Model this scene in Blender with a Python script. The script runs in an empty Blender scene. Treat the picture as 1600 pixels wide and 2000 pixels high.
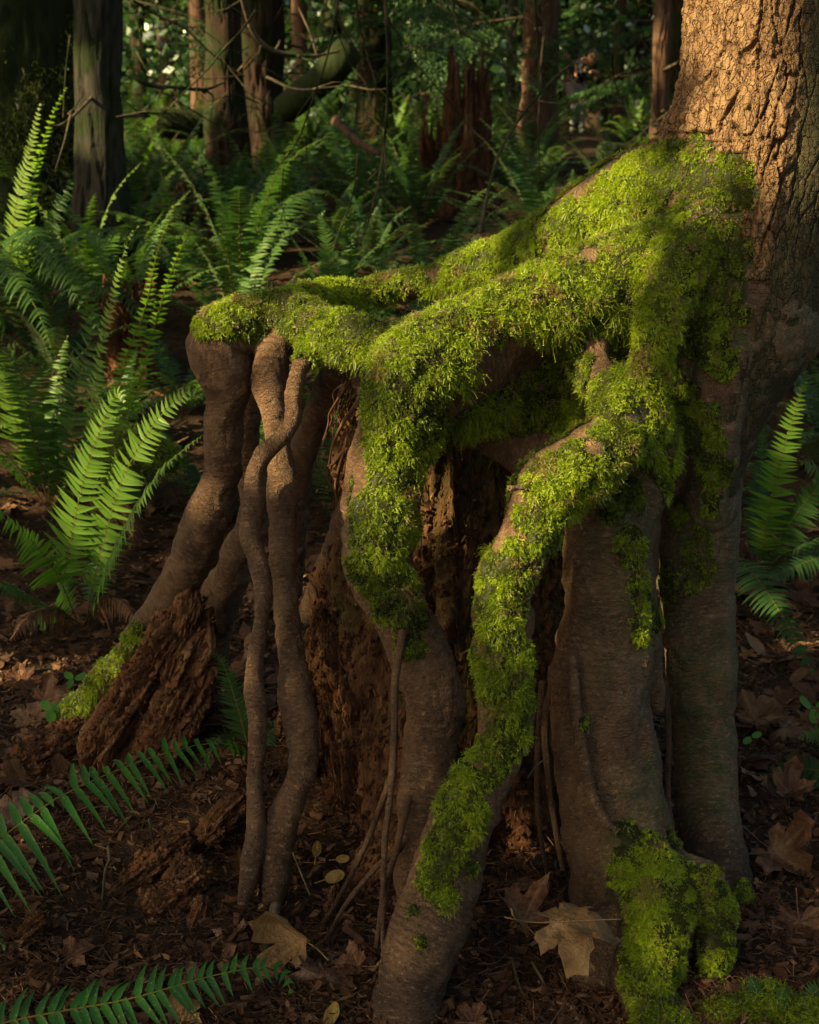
import bpy, math, random
import numpy as np
from mathutils import Vector

rng = np.random.default_rng(11)
random.seed(11)
SC = bpy.context.scene
COL = SC.collection
PI = math.pi

# ------------------------------------------------------------------ camera
CAM_Z, PITCH, FPX = 1.5, math.radians(15.0), 2700.0
cam_d = bpy.data.cameras.new('camera')
cam_d.sensor_fit = 'VERTICAL'
cam_d.sensor_height = 36.0
cam_d.sensor_width = 28.8
cam_d.lens = FPX / 2000.0 * 36.0
cam_d.clip_start = 0.05
cam_d.clip_end = 500.0
cam_d.dof.use_dof = True
cam_d.dof.focus_distance = 2.75
cam_d.dof.aperture_fstop = 7.0
cam = bpy.data.objects.new('camera', cam_d)
cam.location = (0, 0, CAM_Z)
cam.rotation_euler = (PI / 2 - PITCH, 0, 0)
COL.objects.link(cam)
SC.camera = cam

# ------------------------------------------------------------------ light
SUN = np.array([-0.77, -0.36, 0.52]); SUN /= np.linalg.norm(SUN)      # towards the sun
SUN_EL = math.asin(SUN[2])
SUN_AZ = math.atan2(SUN[0], SUN[1])
world = bpy.data.worlds.new('World'); SC.world = world
world.use_nodes = True
wn = world.node_tree
wn.nodes.clear()
wo = wn.nodes.new('ShaderNodeOutputWorld')
wb = wn.nodes.new('ShaderNodeBackground')
sk = wn.nodes.new('ShaderNodeTexSky')
sk.sky_type = 'NISHITA'
sk.sun_disc = False
sk.sun_elevation = SUN_EL
sk.sun_rotation = SUN_AZ
sk.air_density = 1.0
sk.dust_density = 4.0
sk.ozone_density = 0.4
wn.links.new(sk.outputs[0], wb.inputs[0])
wn.links.new(wb.outputs[0], wo.inputs[0])
wb.inputs[1].default_value = 0.06
sd = bpy.data.lights.new('sun', 'SUN')
sd.energy = 5.0
sd.angle = math.radians(0.5)
sd.color = (1.0, 0.83, 0.54)
so = bpy.data.objects.new('sun', sd)
so.rotation_euler = Vector((SUN[0], SUN[1], SUN[2])).to_track_quat('Z', 'Y').to_euler()
so.location = (-8, -2, 7)
COL.objects.link(so)
SC.view_settings.view_transform = 'Standard'
SC.view_settings.look = 'None'
SC.view_settings.exposure = 1.42
SC.view_settings.gamma = 1.0
SC.view_settings.use_curve_mapping = False
try:
    SC.view_settings.use_white_balance = True
    SC.view_settings.white_balance_temperature = 7600
    SC.view_settings.white_balance_tint = 4
except Exception:
    pass
SC.cycles.use_denoising = True
SC.cycles.max_bounces = 6
SC.cycles.diffuse_bounces = 4
SC.cycles.glossy_bounces = 2
SC.cycles.transmission_bounces = 4
SC.cycles.transparent_max_bounces = 4
SC.cycles.caustics_reflective = False
SC.cycles.caustics_refractive = False
SC.cycles.sample_clamp_indirect = 4.0

# ------------------------------------------------------------------ maths
CP, SP = math.cos(PITCH), math.sin(PITCH)
CAM = np.array([0.0, 0.0, CAM_Z])


def P(px, py, Y):
    x = (px - 800) / FPX; v = (1000 - py) / FPX
    d = np.array([x, CP + v * SP, -SP + v * CP])
    return CAM + d * (Y / d[1])


def proj(p):
    q = p - CAM
    f = q[:, 1] * CP - q[:, 2] * SP
    u = q[:, 1] * SP + q[:, 2] * CP
    return 800 + FPX * q[:, 0] / f, 1000 - FPX * u / f, f


def _hash(ix, iy, iz, seed):
    h = (ix.astype(np.uint32) * np.uint32(374761393) + iy.astype(np.uint32) * np.uint32(668265263)
         + iz.astype(np.uint32) * np.uint32(2147483647 - 1013904223) + np.uint32((seed * 974711 + 1) & 0xffffffff))
    h = (h ^ (h >> np.uint32(13))) * np.uint32(1274126177)
    h = h ^ (h >> np.uint32(16))
    h = h * np.uint32(2246822519)
    h = h ^ (h >> np.uint32(15))
    return (h & np.uint32(0xffffff)).astype(np.float64) / 16777216.0


def vnoise(p, seed=0):
    """value noise, -1..1, p is (n,3)"""
    p = np.asarray(p, float)
    i = np.floor(p).astype(np.int64); f = p - i
    f = f * f * (3 - 2 * f)
    out = 0.0
    for dx in (0, 1):
        wx = f[:, 0] if dx else 1 - f[:, 0]
        for dy in (0, 1):
            wy = f[:, 1] if dy else 1 - f[:, 1]
            for dz in (0, 1):
                wz = f[:, 2] if dz else 1 - f[:, 2]
                out = out + wx * wy * wz * _hash(i[:, 0] + dx, i[:, 1] + dy, i[:, 2] + dz, seed)
    return out * 2 - 1


def fbm(p, oct=3, seed=0):
    s = 0; a = 1.0; t = 0
    for k in range(oct):
        s = s + a * vnoise(np.asarray(p) * (2 ** k) + 17.3 * k, seed + k); t += a; a *= 0.5
    return s / t


def smooth(a, b, x):
    t = np.clip((x - a) / (b - a), 0, 1)
    return t * t * (3 - 2 * t)


def nrm(v):
    return v / (np.linalg.norm(v, axis=-1, keepdims=True) + 1e-12)


def catmull(pts, step=0.01, smallest=4):
    """dense samples along a Catmull-Rom curve through pts (n,k)"""
    pts = np.asarray(pts, float)
    e = np.vstack([2 * pts[0] - pts[1], pts, 2 * pts[-1] - pts[-2]])
    out = []
    for i in range(1, len(e) - 2):
        L = np.linalg.norm(e[i + 1, :3] - e[i, :3])
        n = max(smallest, int(L / step))
        t = np.linspace(0, 1, n, endpoint=False)[:, None]
        a, b, c, d = e[i - 1], e[i], e[i + 1], e[i + 2]
        out.append(0.5 * (2 * b + (c - a) * t + (2 * a - 5 * b + 4 * c - d) * t ** 2 + (3 * b - a - 3 * c + d) * t ** 3))
    out.append(pts[-1:])
    return np.vstack(out)


BASES = [P(*q)[:2] for q in [(520, 1800, 2.48), (464, 1812, 2.46), (820, 1750, 2.42), (785, 2000, 2.15), (1250, 1900, 2.36), (1270, 1990, 2.16), (1462, 1930, 2.38), (1385, 1990, 2.2), (110, 1432, 3.38), (405, 1330, 3.5), (1160, 1900, 2.3)]]


def H(x, y):
    """terrain height"""
    x = np.asarray(x, float); y = np.asarray(y, float)
    z = np.interp(y, [-20, 3.2, 4, 5, 6, 7, 9, 12, 16, 22, 40, 70, 160],
                  [-0.2, 0, 0.02, 0.15, 0.36, 0.60, 0.93, 1.15, 1.34, 1.55, 1.9, 4.5, 12])
    q = np.stack([x.ravel(), y.ravel(), 0 * x.ravel()], 1)
    far = smooth(3.5, 9, y)
    z = z + (fbm(q * 0.55, 3, 5).reshape(x.shape)) * (0.03 + 0.16 * far)
    z = z + fbm(q * 7.0, 3, 9).reshape(x.shape) * 0.018
    # mound of rotted wood under the roots
    z = z + 0.21 * np.exp(-(((x - 0.0) / 0.55) ** 2 + ((y - 3.14) / 0.34) ** 2))
    z = z + 0.05 * np.exp(-(((x + 0.62) / 0.22) ** 2 + ((y - 3.25) / 0.25) ** 2))
    for b in BASES:
        d2 = (x - b[0]) ** 2 + (y - b[1]) ** 2; z = z + 0.016 * np.exp(-d2 / 0.09 ** 2)
    return z


def Hs(x, y):
    return float(H(np.array([x]), np.array([y]))[0])


# ------------------------------------------------------------------ scene helpers
def tag(o, label=None, cat=None, group=None, kind=None):
    if label: o['label'] = label
    if cat: o['category'] = cat
    if group: o['group'] = group
    if kind: o['kind'] = kind
    return o


def empty(name, loc):
    o = bpy.data.objects.new(name, None)
    o.empty_display_size = 0.05
    o.location = tuple(float(c) for c in loc)
    COL.objects.link(o)
    return o


def origin(o):
    v = np.zeros(3)
    while o is not None:
        v += np.array(o.location); o = o.parent
    return v


class MB:
    """collects vertices / quads / tris with a per-vertex tint and links them as ONE mesh object"""
    def __init__(s):
        s.v = []; s.q = []; s.t = []; s.c = []; s.n = 0

    def add(s, v, q=None, t=None, tint=0.5):
        v = np.asarray(v, float).reshape(-1, 3)
        if q is not None and len(q): s.q.append(np.asarray(q, np.int64).reshape(-1, 4) + s.n)
        if t is not None and len(t): s.t.append(np.asarray(t, np.int64).reshape(-1, 3) + s.n)
        s.v.append(v)
        s.c.append(np.broadcast_to(np.asarray(tint, float), (len(v),)).astype(np.float32) if np.ndim(tint) == 0 else np.asarray(tint, np.float32))
        s.n += len(v)
        return s

    def mesh(s, name, off=np.zeros(3), smooth_=True, attrs=None):
        v = np.vstack(s.v) - off
        q = np.vstack(s.q) if s.q else np.zeros((0, 4), np.int64)
        t = np.vstack(s.t) if s.t else np.zeros((0, 3), np.int64)
        me = bpy.data.meshes.new(name)
        me.vertices.add(len(v)); me.vertices.foreach_set('co', v.astype(np.float32).ravel())
        nl = len(q) * 4 + len(t) * 3
        me.loops.add(nl); me.loops.foreach_set('vertex_index', np.concatenate([q.ravel(), t.ravel()]).astype(np.int32))
        me.polygons.add(len(q) + len(t))
        st = np.concatenate([np.arange(len(q)) * 4, len(q) * 4 + np.arange(len(t)) * 3]).astype(np.int32)
        me.polygons.foreach_set('loop_start', st)
        me.polygons.foreach_set('use_smooth', np.full(len(q) + len(t), smooth_))
        a = me.attributes.new('tint', 'FLOAT', 'POINT'); a.data.foreach_set('value', np.concatenate(s.c))
        for k, val in (attrs or {}).items():
            a = me.attributes.new(k, 'FLOAT', 'POINT'); a.data.foreach_set('value', np.asarray(val, np.float32))
        me.update(calc_edges=True)
        return me

    def build(s, name, mat, parent=None, smooth_=True, attrs=None):
        off = origin(parent) if parent is not None else np.zeros(3)
        me = s.mesh(name, off, smooth_, attrs)
        if mat: me.materials.append(mat)
        o = bpy.data.objects.new(name, me)
        COL.objects.link(o)
        if parent is not None: o.parent = parent
        return o


def tube(mb, pts, rad, sides=8, tint=0.5, cap=True, wob=0.0, seed=0):
    pts = np.asarray(pts, float); n = len(pts)
    rad = np.broadcast_to(np.asarray(rad, float), (n,))
    T = nrm(np.gradient(pts, axis=0))
    ref = np.array([0.0, 0, 1.0]) if abs(T[0, 2]) < 0.9 else np.array([1.0, 0, 0])
    A = np.zeros_like(pts); a = nrm(np.cross(T[0], ref))
    for i in range(n):
        a = a - T[i] * np.dot(a, T[i]); a = a / (np.linalg.norm(a) + 1e-9); A[i] = a
    B = np.cross(T, A)
    th = np.arange(sides) * 2 * PI / sides
    ring = (np.cos(th)[None, :, None] * A[:, None] + np.sin(th)[None, :, None] * B[:, None])
    r = rad[:, None] * np.ones((1, sides))
    if wob:
        q = (pts[:, None] + ring * rad[:, None, None]).reshape(-1, 3)
        r = r * (1 + wob * fbm(q / (np.mean(rad) * 2.2 + 1e-6), 2, seed).reshape(n, sides))
    V = pts[:, None] + ring * r[:, :, None]
    i = np.arange(n - 1)[:, None] * sides; j = np.arange(sides)[None]; k = (j + 1) % sides
    Q = np.stack([i + j, i + k, i + sides + k, i + sides + j], -1).reshape(-1, 4)
    V = V.reshape(-1, 3); tr = None
    if cap:
        V = np.vstack([V, pts[0] - T[0] * rad[0] * 0.3, pts[-1] + T[-1] * rad[-1] * 0.3])
        jj = np.arange(sides); kk = (jj + 1) % sides; b = (n - 1) * sides; m = n * sides
        tr = np.vstack([np.stack([kk, jj, 0 * jj + m], 1), np.stack([b + jj, b + kk, 0 * jj + m + 1], 1)])
    mb.add(V, Q, tr, tint)


# ------------------------------------------------------------------ materials
def new_mat(name):
    m = bpy.data.materials.new(name); m.use_nodes = True
    nt = m.node_tree; nt.nodes.clear()
    return m, nt


def node(nt, t, **kw):
    n = nt.nodes.new(t)
    for k, v in kw.items(): setattr(n, k, v)
    return n


def ramp(nt, fac, stops):
    r = nt.nodes.new('ShaderNodeValToRGB')
    els = r.color_ramp.elements
    while len(els) < len(stops): els.new(0.5)
    for e, (p, c) in zip(els, stops):
        e.position = p; e.color = (c[0], c[1], c[2], 1)
    if fac is not None: nt.links.new(fac, r.inputs[0])
    return r.outputs[0]


def noise(nt, vec, scale, detail=4, rough=0.6, dist=0.0):
    n = nt.nodes.new('ShaderNodeTexNoise')
    n.inputs['Scale'].default_value = scale; n.inputs['Detail'].default_value = detail
    n.inputs['Roughness'].default_value = rough; n.inputs['Distortion'].default_value = dist
    if vec is not None: nt.links.new(vec, n.inputs['Vector'])
    return n.outputs['Fac']


def mix(nt, fac, a, b, mode='MIX'):
    n = nt.nodes.new('ShaderNodeMix'); n.data_type = 'RGBA'; n.blend_type = mode
    for s, v in ((0, fac), (6, a), (7, b)):
        if isinstance(v, (int, float)): n.inputs[s].default_value = v
        elif isinstance(v, tuple): n.inputs[s].default_value = (v[0], v[1], v[2], 1)
        else: nt.links.new(v, n.inputs[s])
    return n.outputs[2]


def mth(nt, op, a, b=0.5, c=None):
    n = nt.nodes.new('ShaderNodeMath'); n.operation = op
    for s, v in ((0, a), (1, b), (2, c)):
        if v is None: continue
        if isinstance(v, (int, float)): n.inputs[s].default_value = v
        else: nt.links.new(v, n.inputs[s])
    return n.outputs[0]


def attr(nt, name):
    n = nt.nodes.new('ShaderNodeAttribute'); n.attribute_name = name
    return n.outputs['Fac']


def coords(nt, stretch=(1, 1, 1), kind='Object'):
    tc = nt.nodes.new('ShaderNodeTexCoord')
    if stretch == (1, 1, 1): return tc.outputs[kind]
    mp = nt.nodes.new('ShaderNodeMapping'); mp.inputs['Scale'].default_value = stretch
    nt.links.new(tc.outputs[kind], mp.inputs['Vector'])
    return mp.outputs[0]


def finish(nt, color, rough=0.8, bump=None, bstr=0.4, bdist=0.01, spec=0.25):
    b = nt.nodes.new('ShaderNodeBsdfPrincipled'); o = nt.nodes.new('ShaderNodeOutputMaterial')
    if isinstance(color, tuple): b.inputs['Base Color'].default_value = (*color, 1)
    else: nt.links.new(color, b.inputs['Base Color'])
    if isinstance(rough, (int, float)): b.inputs['Roughness'].default_value = rough
    else: nt.links.new(rough, b.inputs['Roughness'])
    b.inputs['Specular IOR Level'].default_value = spec
    if bump is not None:
        bp = nt.nodes.new('ShaderNodeBump'); bp.inputs['Strength'].default_value = bstr
        bp.inputs['Distance'].default_value = bdist
        nt.links.new(bump, bp.inputs['Height']); nt.links.new(bp.outputs[0], b.inputs['Normal'])
    nt.links.new(b.outputs[0], o.inputs[0])
    return b


def foliage(name, stops, transl=0.35, gloss=0.12, rough=0.35, nscale=18, dry=None, rand=0.5, bumps=None):
    """leafy material: colour from the vertex tint plus noise, diffuse + translucent + a little gloss"""
    m, nt = new_mat(name)
    t = attr(nt, 'tint')
    oi = nt.nodes.new('ShaderNodeObjectInfo')
    nz = noise(nt, coords(nt), nscale, 3)
    f = mth(nt, 'ADD', mth(nt, 'MULTIPLY', t, 0.6), mth(nt, 'MULTIPLY', nz, 0.35))
    f = mth(nt, 'ADD', f, mth(nt, 'MULTIPLY', mth(nt, 'SUBTRACT', oi.outputs['Random'], 0.5), 0.3 * rand))
    c = ramp(nt, f, stops)
    if dry:
        sp = noise(nt, coords(nt), 160, 2)
        c = mix(nt, ramp(nt, sp, [(0.62, (0, 0, 0)), (0.72, (1, 1, 1))]), c, dry)
    d = nt.nodes.new('ShaderNodeBsdfDiffuse'); tr = nt.nodes.new('ShaderNodeBsdfTranslucent')
    g = nt.nodes.new('ShaderNodeBsdfGlossy'); g.inputs['Roughness'].default_value = rough
    g.inputs['Color'].default_value = (0.9, 0.95, 0.85, 1)
    nt.links.new(c, d.inputs[0])
    if bumps:
        bp = nt.nodes.new('ShaderNodeBump'); bp.inputs['Distance'].default_value = bumps[1]; bp.inputs['Strength'].default_value = 1.0
        nt.links.new(noise(nt, coords(nt), bumps[0], 3, 0.7), bp.inputs['Height'])
        nt.links.new(bp.outputs[0], d.inputs['Normal'])
    tc = mix(nt, 1.0, c, (1.0, 1.15, 0.55), 'MULTIPLY')
    tc = mix(nt, 1.0, tc, (1.6, 1.6, 1.6), 'MULTIPLY')
    nt.links.new(tc, tr.inputs[0])
    m1 = nt.nodes.new('ShaderNodeMixShader'); m1.inputs[0].default_value = transl
    nt.links.new(d.outputs[0], m1.inputs[1]); nt.links.new(tr.outputs[0], m1.inputs[2])
    fr = nt.nodes.new('ShaderNodeFresnel'); fr.inputs[0].default_value = 1.4
    m2 = nt.nodes.new('ShaderNodeMixShader')
    nt.links.new(mth(nt, 'MULTIPLY', fr.outputs[0], gloss * 5), m2.inputs[0])
    nt.links.new(m1.outputs[0], m2.inputs[1]); nt.links.new(g.outputs[0], m2.inputs[2])
    o = nt.nodes.new('ShaderNodeOutputMaterial'); nt.links.new(m2.outputs[0], o.inputs[0])
    return m


M = {}
M['moss'] = foliage('moss_fronds', [(0.0, (0.026, 0.024, 0.009)), (0.25, (0.07, 0.085, 0.011)), (0.5, (0.25, 0.335, 0.014)),
                                   (0.8, (0.50, 0.57, 0.038)), (0.97, (0.42, 0.42, 0.09)), (1.0, (0.30, 0.20, 0.09))], 0.36, 0.05, 0.5, 9, bumps=(230, 0.006))
M['fern'] = foliage('fern_green', [(0.0, (0.02, 0.055, 0.02)), (0.4, (0.035, 0.088, 0.022)), (0.75, (0.075, 0.16, 0.028)),
                                   (1.0, (0.16, 0.26, 0.05))], 0.4, 0.09, 0.38, 4)
M['fern_bright'] = foliage('fern_fresh_green', [(0.0, (0.05, 0.12, 0.018)), (0.5, (0.11, 0.22, 0.03)), (1.0, (0.22, 0.33, 0.06))],
                           0.5, 0.08, 0.38, 5)
M['fern_spotted'] = foliage('fern_spotted', [(0.0, (0.018, 0.085, 0.02)), (0.5, (0.04, 0.16, 0.022)), (1.0, (0.10, 0.24, 0.03))],
                            0.35, 0.12, 0.33, 6, dry=(0.25, 0.22, 0.06))
M['conifer'] = foliage('conifer_foliage', [(0.0, (0.012, 0.035, 0.014)), (0.5, (0.045, 0.11, 0.035)), (1.0, (0.12, 0.22, 0.05))],
                       0.25, 0.06, 0.5, 1.5)
M['broadleaf'] = foliage('broadleaf', [(0.0, (0.03, 0.07, 0.012)), (0.5, (0.06, 0.14, 0.02)), (1.0, (0.12, 0.22, 0.03))], 0.4, 0.06, 0.45, 1.5)
M['rachis'] = foliage('fern_stem', [(0.0, (0.14, 0.06, 0.02)), (0.45, (0.17, 0.13, 0.03)), (1.0, (0.22, 0.26, 0.05))], 0.1, 0.05, 0.5, 20)


def bark_mat(name, dark, mid, light, ring=1.0, algae=None):
    """smooth root bark: ridges run across the root, following the 'along' attribute"""
    m, nt = new_mat(name)
    al = attr(nt, 'along')
    tc = nt.nodes.new('ShaderNodeTexCoord')
    sx = nt.nodes.new('ShaderNodeSeparateXYZ'); nt.links.new(tc.outputs['Object'], sx.inputs[0])
    cb = nt.nodes.new('ShaderNodeCombineXYZ')
    nt.links.new(mth(nt, 'MULTIPLY', al, 330.0), cb.inputs[0])
    nt.links.new(mth(nt, 'MULTIPLY', sx.outputs[0], 85.0), cb.inputs[1])
    nt.links.new(mth(nt, 'MULTIPLY', sx.outputs[1], 85.0), cb.inputs[2])
    rings = noise(nt, cb.outputs[0], 1.0, 3, 0.55, 0.4)
    grain = noise(nt, tc.outputs['Object'], 320, 3, 0.6)
    blot = noise(nt, tc.outputs['Object'], 14, 4, 0.6, 0.5)
    pits = nt.nodes.new('ShaderNodeTexVoronoi'); pits.inputs['Scale'].default_value = 110
    nt.links.new(tc.outputs['Object'], pits.inputs['Vector'])
    pit = ramp(nt, pits.outputs['Distance'], [(0.0, (0, 0, 0)), (0.22, (1, 1, 1))])
    f = mth(nt, 'ADD', mth(nt, 'MULTIPLY', blot, 0.7), mth(nt, 'MULTIPLY', rings, 0.35))
    c = ramp(nt, f, [(0.30, dark), (0.52, mid), (0.80, light)])
    c = mix(nt, mth(nt, 'MULTIPLY', mth(nt, 'SUBTRACT', 1.0, pit), 0.35), c, (dark[0] * .6, dark[1] * .6, dark[2] * .6))
    # moss film and lichen follow their own attribute
    gr = mth(nt, 'MULTIPLY', attr(nt, 'green'), ramp(nt, noise(nt, tc.outputs['Object'], 45, 5, 0.75), [(0.38, (0.1, 0.1, 0.1)), (0.6, (1, 1, 1))]))
    c = mix(nt, gr, c, (0.075, 0.095, 0.03))
    li = mth(nt, 'MULTIPLY', attr(nt, 'lichen'), ramp(nt, noise(nt, tc.outputs['Object'], 90, 4, 0.8), [(0.53, (0, 0, 0)), (0.6, (1, 1, 1))]))
    c = mix(nt, li, c, (0.17, 0.22, 0.13))
    stain = noise(nt, tc.outputs['Object'], 5.5, 5, 0.7, 0.8)
    c = mix(nt, ramp(nt, stain, [(0.5, (0, 0, 0)), (0.66, (0.45, 0.45, 0.45))]), c, (0.06, 0.034, 0.020))
    c = mix(nt, ramp(nt, stain, [(0.30, (0.45, 0.45, 0.45)), (0.42, (0, 0, 0))]), c, (0.24, 0.15, 0.095))
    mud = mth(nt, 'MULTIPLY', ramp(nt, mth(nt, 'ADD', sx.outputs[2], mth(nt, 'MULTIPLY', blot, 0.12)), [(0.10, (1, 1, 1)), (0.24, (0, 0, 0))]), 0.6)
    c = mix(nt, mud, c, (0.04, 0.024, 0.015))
    flake = nt.nodes.new('ShaderNodeTexVoronoi'); flake.feature = 'DISTANCE_TO_EDGE'; flake.inputs['Scale'].default_value = 34
    mp2 = nt.nodes.new('ShaderNodeVectorMath'); mp2.operation = 'ADD'; nz3 = nt.nodes.new('ShaderNodeTexNoise'); nz3.inputs['Scale'].default_value = 30
    nt.links.new(tc.outputs['Object'], nz3.inputs['Vector']); sc3 = nt.nodes.new('ShaderNodeVectorMath'); sc3.operation = 'SCALE'; sc3.inputs['Scale'].default_value = 0.03
    nt.links.new(nz3.outputs['Color'], sc3.inputs[0]); nt.links.new(tc.outputs['Object'], mp2.inputs[0]); nt.links.new(sc3.outputs[0], mp2.inputs[1]); nt.links.new(mp2.outputs[0], flake.inputs['Vector'])
    crack = ramp(nt, flake.outputs['Distance'], [(0.0, (0, 0, 0)), (0.045, (1, 1, 1))])
    crk = mth(nt, 'MULTIPLY', ramp(nt, noise(nt, tc.outputs['Object'], 7, 3), [(0.6, (0, 0, 0)), (0.72, (1, 1, 1))]), mth(nt, 'SUBTRACT', 1.0, crack))
    c = mix(nt, mth(nt, 'MULTIPLY', crk, 0.25), c, (0.03, 0.018, 0.012))
    c = mix(nt, ramp(nt, rings, [(0.56, (0, 0, 0)), (0.68, (0.65, 0.65, 0.65))]), c, (light[0] * 1.15, light[1] * 1.15, light[2] * 1.15))
    c = mix(nt, ramp(nt, rings, [(0.28, (0.75, 0.75, 0.75)), (0.40, (0, 0, 0))]), c, (dark[0] * 0.5, dark[1] * 0.5, dark[2] * 0.5))
    rings = mth(nt, 'MULTIPLY', rings, ramp(nt, noise(nt, tc.outputs['Object'], 11, 3), [(0.35, (0.35, 0.35, 0.35)), (0.65, (1, 1, 1))]))
    h = mth(nt, 'ADD', mth(nt, 'MULTIPLY', rings, 1.0 * ring), mth(nt, 'MULTIPLY', grain, 0.40))
    h = mth(nt, 'SUBTRACT', h, mth(nt, 'MULTIPLY', crk, 0.2))
    h = mth(nt, 'ADD', h, mth(nt, 'MULTIPLY', pit, 0.25))
    finish(nt, c, 0.55, h, 1.0, 0.018, 0.4)
    return m


M['root'] = bark_mat('root_bark', (0.076, 0.034, 0.018), (0.185, 0.094, 0.048), (0.31, 0.185, 0.10))


def plate_bark():
    m, nt = new_mat('plated_bark')
    o = coords(nt)
    dp = attr(nt, 'depth')
    g1 = noise(nt, coords(nt, (1, 1, 0.35)), 60, 5, 0.65)
    g2 = noise(nt, coords(nt, (1, 1, 4.0)), 70, 4, 0.7)
    c = ramp(nt, g1, [(0.3, (0.13, 0.066, 0.03)), (0.55, (0.27, 0.158, 0.078)), (0.8, (0.38, 0.25, 0.135))])
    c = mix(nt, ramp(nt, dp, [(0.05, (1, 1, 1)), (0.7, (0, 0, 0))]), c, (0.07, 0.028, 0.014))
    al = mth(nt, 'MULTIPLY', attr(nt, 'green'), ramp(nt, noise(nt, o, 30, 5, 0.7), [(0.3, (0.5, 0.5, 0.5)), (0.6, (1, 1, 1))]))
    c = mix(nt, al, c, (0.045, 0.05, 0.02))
    wv = nt.nodes.new('ShaderNodeTexNoise'); wv.inputs['Scale'].default_value = 40; nt.links.new(o, wv.inputs['Vector'])
    ws = nt.nodes.new('ShaderNodeVectorMath'); ws.operation = 'SCALE'; ws.inputs['Scale'].default_value = 0.03; nt.links.new(wv.outputs['Color'], ws.inputs[0])
    wa = nt.nodes.new('ShaderNodeVectorMath'); nt.links.new(o, wa.inputs[0]); nt.links.new(ws.outputs[0], wa.inputs[1])
    wm = nt.nodes.new('ShaderNodeMapping'); wm.inputs['Scale'].default_value = (1, 1, 0.38); nt.links.new(wa.outputs[0], wm.inputs['Vector'])
    vc = nt.nodes.new('ShaderNodeTexVoronoi'); vc.feature = 'DISTANCE_TO_EDGE'; vc.inputs['Scale'].default_value = 75; nt.links.new(wm.outputs[0], vc.inputs['Vector'])
    ck = ramp(nt, vc.outputs['Distance'], [(0.0, (0, 0, 0)), (0.10, (1, 1, 1))])
    vf_ = nt.nodes.new('ShaderNodeTexVoronoi'); vf_.inputs['Scale'].default_value = 75; nt.links.new(wm.outputs[0], vf_.inputs['Vector'])
    c = mix(nt, mth(nt, 'MULTIPLY', mth(nt, 'SUBTRACT', 1.0, ck), 0.55), c, (0.07, 0.03, 0.015))
    c = mix(nt, 0.35, c, mix(nt, vf_.outputs['Color'], (0.19, 0.092, 0.042), (0.46, 0.29, 0.145)))
    h = mth(nt, 'ADD', g1, mth(nt, 'MULTIPLY', g2, 0.8))
    h = mth(nt, 'ADD', h, mth(nt, 'MULTIPLY', ck, 0.8))
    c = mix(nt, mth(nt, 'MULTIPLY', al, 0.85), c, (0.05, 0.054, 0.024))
    finish(nt, c, 0.85, h, 1.0, 0.010, 0.2)
    return m


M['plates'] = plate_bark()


def simple_bark(name, dark, light, moss=0.0, streak=0.15, bstr=0.9, scale=14):
    m, nt = new_mat(name)
    v = coords(nt, (1, 1, streak))
    n1 = noise(nt, v, scale, 5, 0.65, 0.6); n2 = noise(nt, coords(nt), 3, 4)
    c = ramp(nt, n1, [(0.33, dark), (0.68, light)])
    if moss:
        k = ramp(nt, n2, [(0.5 - moss * 0.5, (0, 0, 0)), (0.62 - moss * 0.4, (1, 1, 1))])
        c = mix(nt, k, c, (0.018, 0.027, 0.008))
    finish(nt, c, 0.9, n1, bstr, 0.03, 0.15)
    return m


M['bark_grey'] = simple_bark('grey_bark', (0.016, 0.015, 0.012), (0.062, 0.055, 0.042), 0.05, 0.12, 1, 26)
M['bark_mossy'] = simple_bark('mossy_bark', (0.012, 0.014, 0.006), (0.035, 0.038, 0.016), 0.85, 0.3)
M['bark_red'] = simple_bark('red_bark', (0.06, 0.032, 0.02), (0.17, 0.095, 0.06), 0.0, 0.1)
M['bark_dark'] = simple_bark('dark_bark', (0.02, 0.012, 0.007), (0.062, 0.036, 0.023), 0.1, 0.1)
M['twig'] = simple_bark('twig_bark', (0.06, 0.042, 0.025), (0.17, 0.13, 0.08), 0.1, 0.5, 0.4, 40)


def rot_mat(name='rotten_wood', k=1.0, moss=0.0):
    m, nt = new_mat(name)
    al = attr(nt, 'along')
    tc = nt.nodes.new('ShaderNodeTexCoord')
    g = attr(nt, 'tint')
    n1 = noise(nt, tc.outputs['Object'], 30, 5, 0.7, 1.0)
    f = mth(nt, 'ADD', mth(nt, 'MULTIPLY', g, 0.75), mth(nt, 'MULTIPLY', n1, 0.35))
    c = ramp(nt, f, [(0.15, (0.035 * k, 0.014 * k, 0.008 * k)), (0.45, (0.13 * k, 0.052 * k, 0.024 * k)), (0.7, (0.27 * k, 0.12 * k, 0.05 * k)), (0.95, (0.42 * k, 0.24 * k, 0.12 * k))])
    if moss:
        c = mix(nt, mth(nt, 'MULTIPLY', attr(nt, 'green'), 1.0), c, (0.08, 0.10, 0.02))
    n2 = noise(nt, tc.outputs['Object'], 150, 4, 0.7)
    n3 = noise(nt, coords(nt, (1, 1, 0.13)), 130, 4, 0.75, 0.6)
    c = mix(nt, ramp(nt, n3, [(0.33, (0.6, 0.6, 0.6)), (0.46, (0, 0, 0))]), c, (0.022, 0.009, 0.005))
    h = mth(nt, 'ADD', mth(nt, 'MULTIPLY', n2, 0.6), mth(nt, 'ADD', n1, mth(nt, 'MULTIPLY', n3, 1.3)))
    finish(nt, c, 0.85, h, 1.0, 0.010, 0.2)
    return m


M['rot'] = rot_mat(k=0.95)
M['rot_dark'] = rot_mat('dark_rotten_wood', 0.85, 1)


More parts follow.
